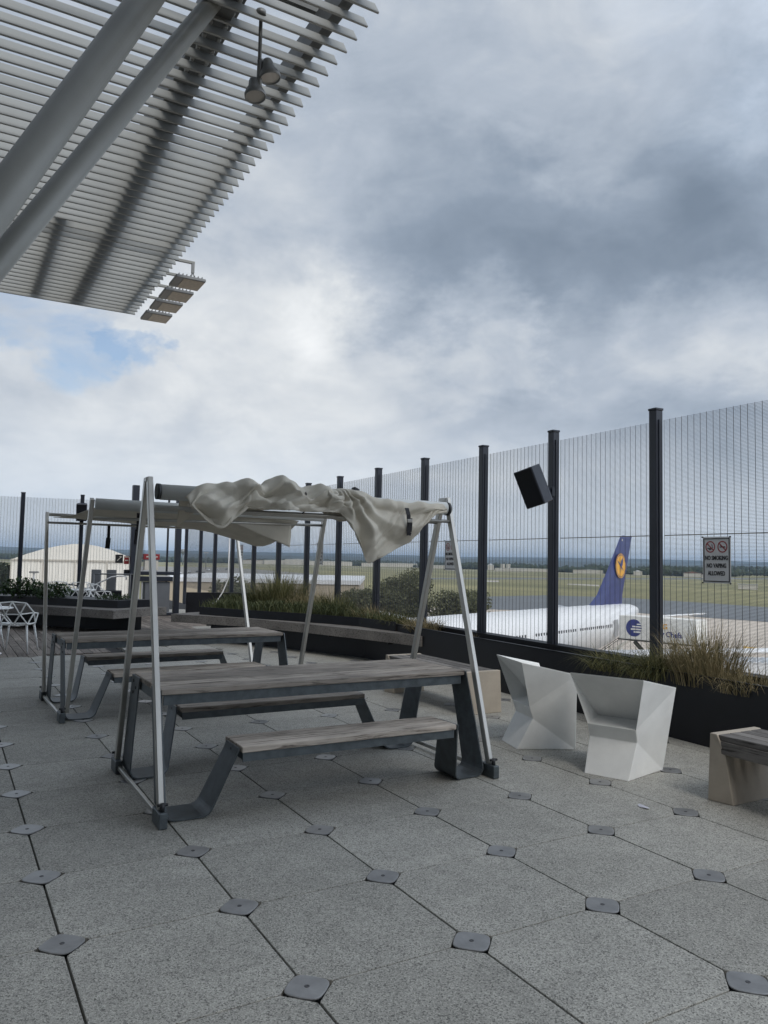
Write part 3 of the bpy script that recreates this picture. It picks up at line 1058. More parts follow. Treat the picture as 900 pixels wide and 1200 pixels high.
cv = heaped_canvas(t1)
mb = MB()
loop = [(1.885, -.205, 1.985), (1.886, -.232, 1.93), (1.888, -.235, 1.86), (1.888, -.232, 1.80), (1.893, -.226, 1.775), (1.90, -.23, 1.80), (1.899, -.24, 1.86), (1.898, -.24, 1.905)]
for a, b in zip(loop, loop[1:]):
    mb.bar(a, b, .034, .004, (0, 1, 0))
st = mb.build('strap', M['strap'], cv)
MB().box((1.889, -.244, 1.885), (.046, .012, .026), None, .003).build('buckle', M['buckle'], st)
MB().tube([(1.045, -.175, 2.06), (1.047, -.20, 2.0), (1.048, -.19, 1.93), (1.05, -.10, 1.905)], .005, 6).build('tie_cord', M['strap'], cv)
MB().box((1.53, -.02, 2.118), (.05, .05, .03), Matrix.Rotation(.4, 3, 'Y'), .006).build('clip', M['bolt'], cv)

# rear table: shade frame spread open, canvas stretched between the two bars
t2 = picnic_table('picnic_table', 'weathered timber picnic table behind, under a canvas stretched on an open frame', R(1.2), (1.065, 8.56, 0))
inv = Matrix.Translation((1.065, 8.56, 0)) @ Matrix.Rotation(R(1.2), 4, 'Z')
inv = inv.inverted()
Wp = lambda x, y, z: inv @ Vector((x, y, z))
nr0, nr1 = Wp(1.09, 7.92, .09), Wp(1.125, 7.2, 2.075)
fr0, fr1 = Wp(3.44, 7.93, .09), Wp(3.40, 7.2, 2.05)
nl0, nl1 = Wp(1.015, 9.13, .09), Wp(1.05, 9.93, 2.07)
fl0, fl1 = Wp(3.42, 9.2, .09), Wp(3.40, 10.0, 2.03)
for a, b in ((nr0, nr1), (fr0, fr1), (nl0, nl1), (fl0, fl1)):
    strut(t2, a, b)
MB().tube([nr1 + Vector((.03, 0, -.045)), fr1 + Vector((-.03, 0, -.035))], .05, 22).build('roller_tube', M['tube'], t2)
MB().tube([nl1 + Vector((.02, 0, -.02)), fl1 + Vector((-.02, 0, -.02))], .02, 12).build('hem_bar', M['alu'], t2)
MB().tube([nr1 + Vector((0, .07, -.17)), fr1 + Vector((0, .07, -.12))], .014, 10).build('spreader_rod', M['alu'], t2)
MB().tube([nl1 + Vector((0, -.07, -.12)), fl1 + Vector((0, -.05, -.08))], .014, 10).build('spreader_rod', M['alu'], t2)
vs_, fs = [], []
nx, nw = 60, 34
for i in range(nx + 1):
    u = i / nx
    for j in range(nw + 1):
        v = j / nw
        a = nr1.lerp(fr1, .03 + u * .84)
        b = nl1.lerp(fl1, .03 + u * .84)
        p = a.lerp(b, v)
        sag = .085 * math.sin(math.pi * min(1, v * 1.02)) * (1 - .35 * abs(2 * u - 1))
        drop = .26 * max(0, (u - .58) / .42) ** 1.5 * math.sin(math.pi * min(1, (v * 1.0 + .02)) ** .75) * (1 - v) ** .25
        lift = .05 * (1 - min(1, u / .25)) * math.sin(math.pi * v)
        z = p.z - .05 - sag * (1 - (1 - min(1, u / .2)) * .4) - drop + .008 * noise.noise(Vector((u * 9, v * 5, 2)))
        vs_.append((p.x + .05 * noise.noise(Vector((v * 3, 4, 1))) * (1 if u > .9 else 0), p.y, z))
for i in range(nx):
    for j in range(nw):
        a = i * (nw + 1) + j
        fs.append((a, a + nw + 1, a + nw + 2, a + 1))
cv2 = MB().add(vs_, fs, True).build('shade_canvas', M['cloth'], t2)
cv2.modifiers.new('thickness', 'SOLIDIFY').thickness = .004
# loose front corner falling from the roller at the far end
vs_, fs = [], []
nx, nw = 26, 14
for i in range(nx + 1):
    u = i / nx
    a = nr1.lerp(fr1, .50 + u * .345)
    ln = .05 + .26 * u ** 1.2
    for j in range(nw + 1):
        t = j / nw
        vs_.append((a.x + .01 * math.sin(t * 3), a.y + .055 + .05 * t + .03 * math.sin(u * 9 + t * 2) * t, a.z - .05 - ln * t))
for i in range(nx):
    for j in range(nw):
        a = i * (nw + 1) + j
        fs.append((a, a + nw + 1, a + nw + 2, a + 1))
fl_ = MB().add(vs_, fs, True).build('canvas_flap', M['cloth'], t2)
fl_.modifiers.new('thickness', 'SOLIDIFY').thickness = .004
for p, ln in ((Wp(1.75, 9.88, 1.95), .29), (Wp(1.615, 7.6, 2.0), .315)):
    mb = MB()
    mb.bar(p, p + Vector((.0, 0, -ln * .6)), .036, .005, (0, 1, 0))
    mb.bar(p + Vector((0, .004, -ln * .55)), p + Vector((-.008, .004, -ln)), .055, .012, (0, 1, 0))
    st = mb.build('strap', M['strap'], cv2)
    MB().box(p + Vector((0, -.006, -ln * .62)), (.05, .014, .02), None, .003).build('buckle', M['bolt'], st)


# ------------------------------------------------------------------ white faceted chairs
def facet_chair(label, loc, ang):
    t = thing('lounge_chair', label, 'chair', loc, ang, 'white faceted lounge chairs')
    P = {}

    def mir(n, x, y, z):
        P[n + 'R'] = (x, y, z); P[n + 'L'] = (-x, y, z)
    # outer shell: back foot, waist, ledge, back top, arm front, front foot
    mir('B', .170, .0, .0)
    mir('W', .186, .140, .255)
    mir('E', .188, .104, .355)
    mir('S', .180, .290, .392)
    mir('T', .285, -.012, .745)
    mir('A', .380, .455, .650)
    mir('F', .262, .500, .0)
    # inner shell
    mir('t', .250, .022, .735)
    mir('a', .345, .440, .642)
    mir('s', .180, .345, .400)
    mir('f', .238, .515, .385)
    keys = list(P)
    ix = {k: i for i, k in enumerate(keys)}
    F = [('BL', 'BR', 'WR', 'WL'), ('WL', 'WR', 'ER', 'EL'), ('EL', 'ER', 'SR', 'SL'), ('SL', 'SR', 'TR', 'TL')]
    for s in 'RL':
        side = [('E' + s, 'A' + s, 'T' + s), ('W' + s, 'A' + s, 'E' + s), ('T' + s, 'S' + s, 'E' + s), ('W' + s, 'F' + s, 'A' + s), ('B' + s, 'F' + s, 'W' + s),
                ('T' + s, 'A' + s, 'a' + s, 't' + s), ('t' + s, 'a' + s, 's' + s), ('s' + s, 'a' + s, 'f' + s), ('A' + s, 'F' + s, 'f' + s, 'a' + s)]
        F += [f if s == 'R' else f[::-1] for f in side]
    F += [('TL', 'TR', 'tR', 'tL'), ('tL', 'tR', 'sR', 'sL'), ('sL', 'sR', 'fR', 'fL'), ('fL', 'fR', 'FR', 'FL'), ('BR', 'BL', 'FL', 'FR')]
    mb = MB().add([P[k] for k in keys], [tuple(ix[k] for k in f) for f in F])
    o = mb.build('seat_shell', M['white_fibre'], t)
    bv = o.modifiers.new('bevel', 'BEVEL')
    bv.width = .005; bv.segments = 2; bv.limit_method = 'ANGLE'; bv.angle_limit = R(12)
    return t


for label, A, B in (('white faceted lounge chair seen from behind, in front of the right-hand grasses, nearest the bench', (4.299, 4.415), (4.434, 4.099)),
                    ('white faceted lounge chair turned sideways, partly hidden by the other white chair', (4.408, 5.55), (4.313, 5.226))):
    A, B = Vector(A), Vector(B)
    mid = (A + B) / 2
    d = (B - A)
    facet_chair(label, (mid.x, mid.y, .0), math.atan2(d.y, d.x))


# ------------------------------------------------------------------ slat benches on concrete ends
def slat_bench(label, x0, y0, y1, w=.50, h=.445):
    t = thing('slat_bench', label, 'bench', (x0 + w / 2, y0, 0), 0, 'timber benches on beige concrete ends')
    ln = y1 - y0
    for e in (0, 1):
        ya, s = (0, 1) if e == 0 else (ln, -1)
        # tapered panel: wider at the foot, its inner face leaning
        o_ = [(-w / 2, ya), (w / 2, ya)]
        vs_ = [(-w / 2, ya, 0), (w / 2, ya, 0), (w / 2 - .03, ya + s * .17, 0), (-w / 2 + .035, ya + s * .17, 0),
               (-w / 2 + .012, ya + s * .012, h), (w / 2 - .012, ya + s * .012, h), (w / 2 - .012, ya + s * .065, h), (-w / 2 + .012, ya + s * .065, h),
               (w / 2 - .022, ya + s * .12, h - .12), (-w / 2 + .024, ya + s * .12, h - .12)]
        fs = [(0, 1, 5, 4), (4, 5, 6, 7), (7, 6, 8, 9), (9, 8, 2, 3), (3, 2, 1, 0), (1, 2, 8, 6, 5), (0, 4, 7, 9, 3)]
        if e == 1:
            fs = [f[::-1] for f in fs]
        o = MB().add(vs_, fs).build('end_panel', M['concrete'], t)
        bv = o.modifiers.new('bevel', 'BEVEL'); bv.width = .006; bv.segments = 2; bv.limit_method = 'ANGLE'
    mb = MB()
    nb = 4
    for k in range(nb):
        xx = -w / 2 + .02 + (w - .04) * (k + .5) / nb
        mb.box((xx, ln / 2, h - .022), ((w - .04) / nb - .012, ln - .134, .036), None, .004)
    for s in (-1, 1):
        mb.box((s * (w / 2 - .035), ln / 2, h - .085), (.03, ln - .18, .085), None, .003)
    mb.build('seat_slats', M['board_y'], t)
    return t


slat_bench('timber slat bench with beige concrete ends behind the front picnic table', 4.72, 6.58, 8.22, .505, .44)
slat_bench('dark timber slat bench with beige concrete end at the right edge', 4.585, 1.55, 3.545, .50, .45)


# ------------------------------------------------------------------ planters and curved benches along the fence
# front edge of the long timber seat, from its right end to the gap
SEAT = [(6.06, 9.50), (5.72, 10.75), (5.30, 12.05), (4.80, 13.30), (3.80, 14.74)]


def offset_line(line, d):
    """offset of a polyline to its right-hand (outer) side"""
    out = []
    for i, p in enumerate(line):
        a = Vector(line[max(i - 1, 0)])
        b = Vector(line[min(i + 1, len(line) - 1)])
        t = (b - a).normalized()
        out.append(Vector(p) + Vector((t.y, -t.x)) * d)
    return out


def band(mb, l0, l1, z0, z1):
    """solid between two polylines"""
    n_ = len(l0)
    vs_ = [(p[0], p[1], z) for z in (z0, z1) for l in (l0, l1) for p in l]
    fs = []
    for i in range(n_ - 1):
        A_, B_, C_, D_ = i, n_ + i, 2 * n_ + i, 3 * n_ + i
        fs += [(C_, D_, D_ + 1, C_ + 1), (A_, A_ + 1, B_ + 1, B_), (A_, C_, C_ + 1, A_ + 1), (B_, B_ + 1, D_ + 1, D_)]
    fs += [(0, n_, 3 * n_, 2 * n_), (n_ - 1, 3 * n_ - 1, 4 * n_ - 1, 2 * n_ - 1)]
    mb.add(vs_, fs)
    return mb


pl = thing('long_planter', 'long black steel planter under the side fence, timber seat on its left half', 'planter')
# straight run: front wall, rim and soil
f_near, f_far = FA + FD * 9.0, FA - FD * 3.0
mb = MB()
band(mb, [f_near, FA, f_far], [p + FN * .012 for p in (f_near, FA, f_far)], 0, .606)
band(mb, [f_near, f_far], [p + FN * .045 for p in (f_near, f_far)], .594, .610)
band(mb, [p + FN * .40 for p in (f_near, f_far - FD * 10)], [p + FN * .58 for p in (f_near, f_far - FD * 10)], 0, .615)
mb.build('planter_wall', M['black'], pl)
mb = MB()
band(mb, [p + FN * .013 for p in (f_near, f_far)], [p + FN * .40 for p in (f_near, f_far)], .30, .50)
mb.build('soil', M['soil'], pl)
# curved run behind the seat
box_front = [Vector(p) for p in [(6.10, 10.3), (5.97, 11.27), (5.42, 12.42), (4.94, 13.24), (4.27, 14.50)]]
backl = [Vector((6.52, 10.3)), Vector((6.55, 11.3)), Vector((6.60, 12.6)), Vector((6.62, 13.6)), Vector((6.64, 15.4))]
mb = MB()
band(mb, box_front, [p + Vector((.012, .004)) for p in box_front], 0.40, .645)
base = [Vector((6.07, 9.7)), Vector((6.02, 11.13)), Vector((5.60, 12.2)), Vector((5.24, 13.1)), Vector((4.5, 14.5))]
band(mb, base, [p + Vector((.02, .01)) for p in base], 0, .40)
mb.build('planter_wall', M['black'], pl)
mb = MB()
band(mb, [p + Vector((.014, .006)) for p in box_front], backl, .40, .585)
mb.build('soil', M['soil'], pl)
mb = MB()
back_edge = [Vector((6.12, 9.52)), Vector((6.12, 11.0)), Vector((5.95, 12.4)), Vector((5.4, 13.8)), Vector((4.75, 15.4))]
band(mb, SEAT, [a.lerp(b, .5) for a, b in zip([Vector(p) for p in SEAT], back_edge)], .352, .50)
band(mb, [Vector(p).lerp(b, .52) for p, b in zip(SEAT, back_edge)], back_edge, .352, .499)
mb.build('timber_seat', M['plank'], pl)
mb = MB()
for i, (a, b) in enumerate(zip(SEAT, SEAT[1:])):
    p = Vector(a).lerp(Vector(b), .55) + Vector((.10, .05))
    mb.box((p.x, p.y, .34), (.08, .03, .05))
mb.build('seat_bracket', M['bolt'], pl)

# left island: same seat round a black planting box
isl = thing('island_planter', 'black planting box with a floating timber seat around it, left of the gap', 'planter')
I_F = [(2.97, 15.91), (2.343, 16.85), (1.627, 17.715), (1.0, 18.45), (-.6, 19.6), (-2.6, 20.3)]
I_B = [Vector((4.23, 16.80)), Vector((3.4, 17.75)), Vector((2.6, 18.75)), Vector((1.9, 19.6)), Vector((.1, 20.8)), Vector((-2.4, 21.6))]
mb = MB()
band(mb, I_F, I_B, .335, .50)
mb.build('timber_seat', M['plank'], isl)
F2 = [Vector((3.16, 16.55)), Vector((2.60, 17.25)), Vector((1.87, 18.13)), Vector((1.2, 18.85)), Vector((-.4, 20.0)), Vector((-2.5, 20.7))]
B2 = [Vector((3.95, 16.98)), Vector((3.3, 17.75)), Vector((2.5, 18.75)), Vector((1.8, 19.5)), Vector((0, 20.7)), Vector((-2.4, 21.4))]
mb = MB()
band(mb, F2, B2, .502, .655)
mb.build('planting_box', M['black'], isl)
mb = MB()
F3 = [Vector((3.55, 17.0)), Vector((2.75, 17.8)), Vector((2.0, 18.7)), Vector((1.3, 19.4)), Vector((-.3, 20.6)), Vector((-2.4, 21.2))]
band(mb, F3, [p + Vector((.25, .2)) for p in F3], 0, .335)
mb.build('plinth', M['black'], isl)
# tall black trough behind the island
bt = MB().box((2.75, 21.6, .33), (2.9, .5, .66), Matrix.Rotation(R(-11), 3, 'Z'), .01)
tag(bt.build('black_trough', M['black']), 'long black planting trough behind the island planter, under the back fence', 'planter')
# dark end wall closing the planting by the gate
mb = MB()
a, b = Vector((6.29, 22.73)), Vector((6.90, 19.4))
band(mb, [Vector((5.35, 19.35)), Vector((6.86, 18.95))], [Vector((5.37, 19.45)), Vector((6.88, 19.05))], 0, .70)
tag(mb.build('end_wall', M['black']), 'low black steel wall closing off the planting beside the gate posts', 'low wall')
mb = MB().tube([(5.92, 18.9, .42), (6.0, 18.9, .5), (6.16, 18.95, .72), (6.3, 18.98, 1.05), (6.31, 19.0, 2.3)], .016, 8).tube([(5.88, 18.9, .36), (5.93, 18.9, .44)], .035, 8)
tag(mb.build('downpipe', M['sign']), 'thin pale pipe bent at its foot, against a dark fence post', 'pipe')


# ------------------------------------------------------------------ terminal building behind and to the left of the terrace
tb = thing('terminal_building', 'dark glazed terminal front closing off the terrace behind the canopy', 'building')
MB().box((-5.5, -7.2, 3.6), (17, .4, 7.2)).box((-9.3, 3.0, 3.6), (.4, 20, 7.2)).build('wall', mat('terminal_wall', (0.16, 0.16, 0.165), .7), tb)
for k in range(7):
    MB().box((-12.4 + k * 2.3, -6.97, 2.2), (2.1, .06, 3.6)).build('window', M['glass'], tb)
for k in range(8):
    MB().box((-9.07, -5.6 + k * 2.3, 2.2), (.06, 2.1, 3.6)).build('window', M['glass'], tb)


# ------------------------------------------------------------------ fences
def mesh_panel(a, b, z0, z1, parent, vs_step=.0762, hs_step=.0127, rv=.0030, rh=.00145):
    """anti-climb mesh: upright wires 76 mm apart, cross wires 12.7 mm apart"""
    a, b = Vector(a), Vector(b)
    d = b - a
    ln = d.length
    d.normalize()
    nrm = Vector((d.y, -d.x, 0))
    mb = MB()
    k = vs_step / 2
    while k < ln:
        p = a + d * k
        r = rv
        q = [p + d * r, p + nrm * r, p - d * r, p - nrm * r]
        mb.add([(v.x, v.y, z0) for v in q] + [(v.x, v.y, z1) for v in q], [(i, (i + 1) % 4, 4 + (i + 1) % 4, 4 + i) for i in range(4)])
        k += vs_step
    z = z0 + .006
    off = nrm * (rv + rh)
    while z < z1:
        r = rh
        pts_ = [(off, r), (off + nrm * r, 0), (off, -r), (off - nrm * r, 0)]
        va = [(a.x + o_.x, a.y + o_.y, z + dz) for o_, dz in pts_]
        vb = [(b.x + o_.x, b.y + o_.y, z + dz) for o_, dz in pts_]
        mb.add(va + vb, [(i, (i + 1) % 4, 4 + (i + 1) % 4, 4 + i) for i in range(4)])
        z += hs_step
    return mb.build('mesh_panel', M['wire'], parent)


def post_shape():
    mb = MB().box((0, 0, 1.60), (.10, .10, 3.20), None, .006).box((0, 0, 3.212), (.112, .112, .024), None, .004)
    mb.box((-.0, -.056, 1.8), (.03, .012, 2.6)).box((0, .056, 1.8), (.03, .012, 2.6))
    return mb


fence = thing('side_fence', 'tall dark mesh fence along the planter, looking out on the airfield', 'fence')
AL = [8.42, 6.82, 5.22, 3.62, 2.006, .380, -1.117, -2.73, -4.351, -6.006, -7.658, -9.42, -11.27, -13.16, -14.96, -16.68, -18.64]
fa = math.atan2(FD.y, FD.x)
p0 = None
for al in AL:
    if al > 5:
        continue
    o = post_shape().build('post', M['navy'], fence) if p0 is None else p0.copy()
    if p0 is None:
        p0 = o
    else:
        COL.objects.link(o)
    o.location = on_fence(al)
    o.rotation_euler.z = fa - math.pi / 2
for k, (a1, a0) in enumerate(zip(AL[2:], AL[3:])):
    mesh_panel(on_fence(a1 - .06, .045), on_fence(a0 + .06, .045), .56, 3.10, fence)
# thin bright tie rail half way up
mb = MB()
for a1, a0 in zip(AL[2:11], AL[3:12]):
    mb.bar(on_fence(a1 - .06, .062, 1.895), on_fence(a0 + .06, .062, 1.895), .004, .007)
mb.build('tie_rail', M['far_white'], fence)

back = thing('back_fence', 'tall dark mesh fence closing the far left end of the terrace', 'fence')
BP = [(-4.75, 23.9), (-3.2, 23.6), (-1.55, 23.27), (.12, 22.95), (1.79, 22.63), (3.24, 22.354), (4.9, 22.05)]
q0 = None
for x, y in BP[2:6]:
    o = q0.copy() if q0 else p0.copy()
    q0 = o
    COL.objects.link(o)
    o.parent = back
    o.location = (x, y, 0)
    o.rotation_euler.z = R(-11)
for a, b in zip(BP[2:], BP[3:]):
    mesh_panel((*a, 0), (*b, 0), .25, 3.10, back)


# ------------------------------------------------------------------ signs, speakers on the fence
SX = Vector((FD.x, FD.y, 0)).normalized()
SZ = Vector((-FN.x, -FN.y, 0))
SM = Matrix((SX, Vector((0, 0, 1)), SZ)).transposed().to_4x4()


def smoking_sign(al, z, label):
    t = thing('smoking_sign', label, 'sign', group='no-smoking signs on the side fence')
    mm = SM.copy()
    mm.translation = on_fence(al, -.015, z)
    t.matrix_world = mm
    w, h = .315, .44
    MB().box((0, 0, 0), (w, h, .004), None, .001).build('board', M['sign'], t)
    mb = MB()
    for x_, y_, a, b in ((0, h / 2 - .018, w - .022, .009), (0, -h / 2 + .018, w - .022, .009)):
        mb.box((x_, y_, .0035), (a, b, .002))
    for x_ in (-w / 2 + .0155, w / 2 - .0155):
        mb.box((x_, 0, .0032), (.009, h - .046, .002))
    mb.build('border', M['ink'], t)
    for s in (-1, 1):
        cx, cy, r = s * .068, .125, .055
        mb = MB()
        n_ = 28
        for ra, rb in ((r, r - .010),):
            vs_ = [(cx + rr * math.cos(k * 2 * math.pi / n_), cy + rr * math.sin(k * 2 * math.pi / n_), .0042) for rr in (ra, rb) for k in range(n_)]
            mb.add(vs_, [(k, (k + 1) % n_, n_ + (k + 1) % n_, n_ + k) for k in range(n_)])
        mb.box((cx, cy, .0046), (2 * r - .012, .009, .001), Matrix.Rotation(R(-42), 3, 'Z'))
        mb.build('ban_ring', M['red'], t)
        mb = MB()
        if s < 0:
            mb.box((cx - .004, cy - .014, .0036), (.056, .009, .001)).box((cx + .028, cy - .004, .0036), (.006, .012, .001)).box((cx + .02, cy + .014, .0036), (.006, .02, .001), Matrix.Rotation(.4, 3, 'Z'))
            mb.box((cx - .002, cy - .026, .0036), (.03, .008, .001))
        else:
            mb.box((cx, cy - .002, .0036), (.062, .010, .001)).box((cx - .02, cy + .014, .0036), (.012, .012, .001)).box((cx + .018, cy - .018, .0036), (.012, .009, .001))
        mb.build('pictogram', M['ink'], t)
    for k, tx in enumerate(('NO SMOKING', 'NO VAPING', 'ALLOWED')):
        lettering('lettering', tx, .058, M['ink'], t, Matrix.Translation((0, .018 - k * .073, .0046)), bold=.0012, sx=.70)
    mb = MB()
    for x_ in (-1, 1):
        for y_ in (-1, 1):
            mb.tube([(x_ * (w / 2 - .002), y_ * (h / 2 - .002), .0), (x_ * (w / 2 - .002), y_ * (h / 2 - .002), .010)], .007, 8)
    mb.build('fixing', M['bolt'], t)
    return t


smoking_sign(2.76, 1.645, 'grey no smoking and no vaping sign on the fence right of the aircraft tail')
smoking_sign(-1.92, 1.68, 'narrow-looking no smoking sign on the fence just right of the front picnic frame')
smoking_sign(-6.90, 1.70, 'far no smoking sign on the fence behind the strut of the rear table')
smoking_sign(-12.3, 1.72, 'farthest no smoking sign, tiny on the fence beside the thin pale strut')


def speaker(label, loc, quat, post):
    t = thing('loudspeaker', label, 'loudspeaker', loc, 0, 'loudspeakers on the fence posts')
    b = MB()
    # cabinet with tapered back
    w, d, h = .265, .27, .46
    poly_ = [(-w / 2, -d / 2), (w / 2, -d / 2), (w / 2, d * .15), (w * .32, d / 2), (-w * .32, d / 2), (-w / 2, d * .15)]
    b.prism(poly_, -h / 2, h / 2, quat)
    o = b.build('cabinet', M['navy'], t)
    o.modifiers.new('bevel', 'BEVEL').width = .008
    MB().box(quat @ Vector((0, -d / 2 - .003, 0)), (w - .02, .008, h - .02), quat, .003).build('grille', M['black'], t)
    p = Vector(post) - Vector(loc)
    c_ = quat @ Vector((0, d / 2, 0))
    MB().bar(c_, p, .035, .05).box(p, (.05, .10, .12), None, .004).build('wall_bracket', M['navy'], t)
    return t


# heading of the front face: towards the tables, tipped down
qf = (Matrix.Rotation(R(-72), 3, 'Z') @ Matrix.Rotation(R(17), 3, 'X') @ Matrix.Rotation(R(-14), 3, 'Y'))
speaker('black loudspeaker tilted on its fence post above the aircraft', (6.06, 7.05, 2.50), qf, (6.43, 7.18, 2.46))
speaker('small black loudspeaker on a post of the far back fence', (3.20, 22.10, 2.74), Matrix.Rotation(R(-14), 3, 'Z') @ Matrix.Rotation(R(12), 3, 'X'), (3.23, 22.30, 2.74))


# ------------------------------------------------------------------ gate, kiosk and furniture at the back
for k, (x, y, s_, lb) in enumerate(((4.47, 21.5, .17, 'thick dark steel gate post left of the red sign'), (5.62, 21.35, .15, 'thick dark steel gate post right of the counter'), (5.40, 21.6, .05, 'thin dark pole beside the right gate post'))):
    o = MB().box((0, 0, 1.75), (s_, s_, 3.5), None, .006).box((0, 0, .012), (s_ + .14, s_ + .14, .024), None, .003).build('gate_post', M['navy'])
    o.location = (x, y, 0)
    tag(o, lb, 'post', 'gate posts at the back of the terrace')
t = thing('kiosk_counter', 'dark steel counter with pale panels between the gate posts', 'counter', (5.0, 21.3, 0))
MB().box((0, 0, 1.13), (.95, .55, .09), None, .01).box((0, -.02, .98), (.88, .5, .12), None, .005).build('worktop', M['navy'], t)
MB().box((.05, 0, .50), (.66, .42, .80), None, .006).build('cabinet', M['grey_panel'], t)
MB().box((0, -.03, .04), (.95, .5, .07), None, .004).build('base', M['navy'], t)
MB().box((.1, -.26, 1.06), (.5, .012, .035)).build('trim', M['sign'], t)
for xx in (-.44, -.36):
    MB().box((xx, -.2, .5), (.03, .03, .9)).build('leg', M['sign'], t)
t = thing('red_sign_board', 'red-topped white notice cabinet standing on the dark counter', 'sign', (4.93, 21.45, 1.17))
MB().box((0, 0, .17), (.36, .16, .26), None, .004).build('cabinet', M['far_white'], t)
MB().box((0, -.01, .40), (.42, .18, .15), None, .004).build('header', M['sign_red_bright'], t)
MB().box((0, -.104, .40), (.30, .006, .035)).build('light_strip', M['far_white'], t)
o = MB().box((0, 0, 0), (.20, .02, .23), None, .003).build('arrow_sign', M['ink'])
o.location = (4.15, 21.75, 1.50)
MB().bar((-.05, -.012, -.05), (.06, -.012, .06), .018, .004, (0, 1, 0)).bar((.06, -.0125, .06), (.005, -.0125, .055), .016, .004, (0, 1, 0)).build('arrow', M['far_white'], o)
tag(o, 'black square sign with a pale diagonal stroke, left of the thick gate post', 'sign')
o = MB().box((0, 0, 0), (.13, .02, .22), None, .003).build('notice_sign', M['sign_red_bright'])
o.location = (4.34, 21.72, 1.47)
MB().box((0, -.012, .085), (.12, .003, .03)).box((0, -.012, -.01), (.08, .003, .03)).build('notice_strip', M['far_white'], o)
tag(o, 'small red notice with pale stripes beside the black square sign', 'sign')
o = MB().box((0, 0, 0), (.17, .15, .16), None, .01).build('junction_box', M['black'])
o.location = (4.36, 21.66, 1.13)
tag(o, 'small black box fixed low on the left side of the thick gate post', 'box')
for lb, x, y in (('grey upright panel at the ramp, left of the two', 3.62, 22.0), ('grey upright panel at the ramp, right of the two', 3.97, 21.75)):
    o = MB().box((0, 0, .66), (.23, .12, 1.08), None, .008).box((0, 0, .06), (.19, .10, .12)).build('ramp_panel', M['grey_panel'])
    o.location = (x, y, 0)
    o.rotation_euler.z = R(-25)
    tag(o, lb, 'panel', 'grey upright panels at the ramp')
t = thing('handrail', 'curved grey tube handrail rising past the grey ramp panels', 'handrail', (3.4, 21.3, 0))
MB().tube([(-.15, .2, .55), (-.05, .2, .72), (.2, .1, .86), (.50, 0, 1.02), (.72, -.05, 1.05), (.86, -.05, 1.03), (.86, -.05, .95)], .02, 8).build('rail', M['sign'], t)
MB().tube([(.1, .3, 1.09), (1.1, .1, 1.09)], .018, 8).build('rail', M['grey_panel'], t)
for q in ((.1, .3), (1.0, .12)):
    MB().tube([(*q, 0), (*q, 1.09)], .018, 8).build('rail_post', M['grey_panel'], t)
t = thing('hoop_rail', 'low dark hoop rail over the far white chairs', 'handrail', (2.75, 21.0, 0))
MB().tube([(-.75, .15, .55), (-.62, .12, .72), (-.3, .06, .82), (0, 0, .84), (.3, -.06, .80), (.6, -.12, .66), (.75, -.15, .52)], .018, 8).tube([(-.75, .15, .0), (-.75, .15, .55)], .018, 8).tube([(.75, -.15, 0), (.75, -.15, .52)], .018, 8).build('rail', M['navy'], t)


# ------------------------------------------------------------------ white lattice chairs and tables
def lattice_chair(label, loc, rz, group='white lattice chairs'):
    t = thing('lattice_chair', label, 'chair', loc, rz, group)
    # nodes of the cast shell: seat polygon, waist and backrest, in facets
    V = {
        'a': (-.20, -.22, .44), 'b': (.20, -.22, .44), 'c': (.27, .0, .47), 'd': (.21, .20, .46), 'e': (-.21, .20, .46), 'f': (-.27, .0, .47), 'g': (0, -.02, .415), 'h': (0, .21, .45),
        'i': (.28, .12, .64), 'j': (-.28, .12, .64), 'k': (.20, .27, .80), 'l': (-.20, .27, .80), 'm': (0, .30, .82), 'n': (.11, .26, .62), 'o': (-.11, .26, .62), 'p': (.29, -.06, .62), 'q': (-.29, -.06, .62)}
    E_ = 'ab bc cd dh he ef fa ag bg cg dg eg fg hg ci di dn hn ho eo ej fj ik jl km lm nk ol nm om in jo cp pi fq qj bp aq no'.split()
    mb = MB()
    for e in E_:
        mb.tube([V[e[0]], V[e[1]]], .0115, 6, False)
    mb.build('lattice_shell', M['white_metal'], t)
    for x_, y_, x1, y1 in ((-.19, -.20, -.25, -.27), (.19, -.20, .25, -.27), (-.19, .17, -.25, .26), (.19, .17, .25, .26)):
        MB().tube([(x_, y_, .455), (x1, y1, 0)], [.019, .012], 8).build('leg', M['white_metal'], t)
    return t


lattice_chair('white lattice chair standing at the edge of the timber deck, cut-out polygon back', (1.10, 13.80, 0), R(158))
lattice_chair('white lattice chair at the left edge of the photo, mostly out of view', (.60, 14.35, 0), R(60))


def round_table(label, loc, dia=.72, h=.73):
    t = thing('round_table', label, 'table', loc)
    MB().lathe([(0, h), (dia / 2 - .004, h), (dia / 2, h - .006), (dia / 2 - .004, h - .018), (0, h - .018)], n=36, smooth=False).build('tabletop', M['white_metal'], t)
    MB().tube([(0, 0, .02), (0, 0, h - .018)], .03, 12).build('pedestal', M['white_metal'], t)
    MB().lathe([(.0, .03), (.04, .03), (.22, .012), (.22, 0), (0, 0)], n=24).build('base', M['white_metal'], t)


round_table('round white table beside the lattice chairs at the left edge, on the deck', (.66, 13.65, 0))
round_table('round white table behind the island planter, below the hoop rail', (2.95, 20.3, 0), .8, .74)
lattice_chair('far white lattice chair behind the island planter, left of the round table', (2.45, 20.15, .12), R(170), 'white lattice chairs')
lattice_chair('far white lattice chair behind the island planter, back against the round table', (2.85, 19.75, .12), R(185), 'white lattice chairs')
lattice_chair('far white lattice chair at the foot of the grey ramp panels', (3.52, 20.6, 0.05), R(120), 'white lattice chairs')


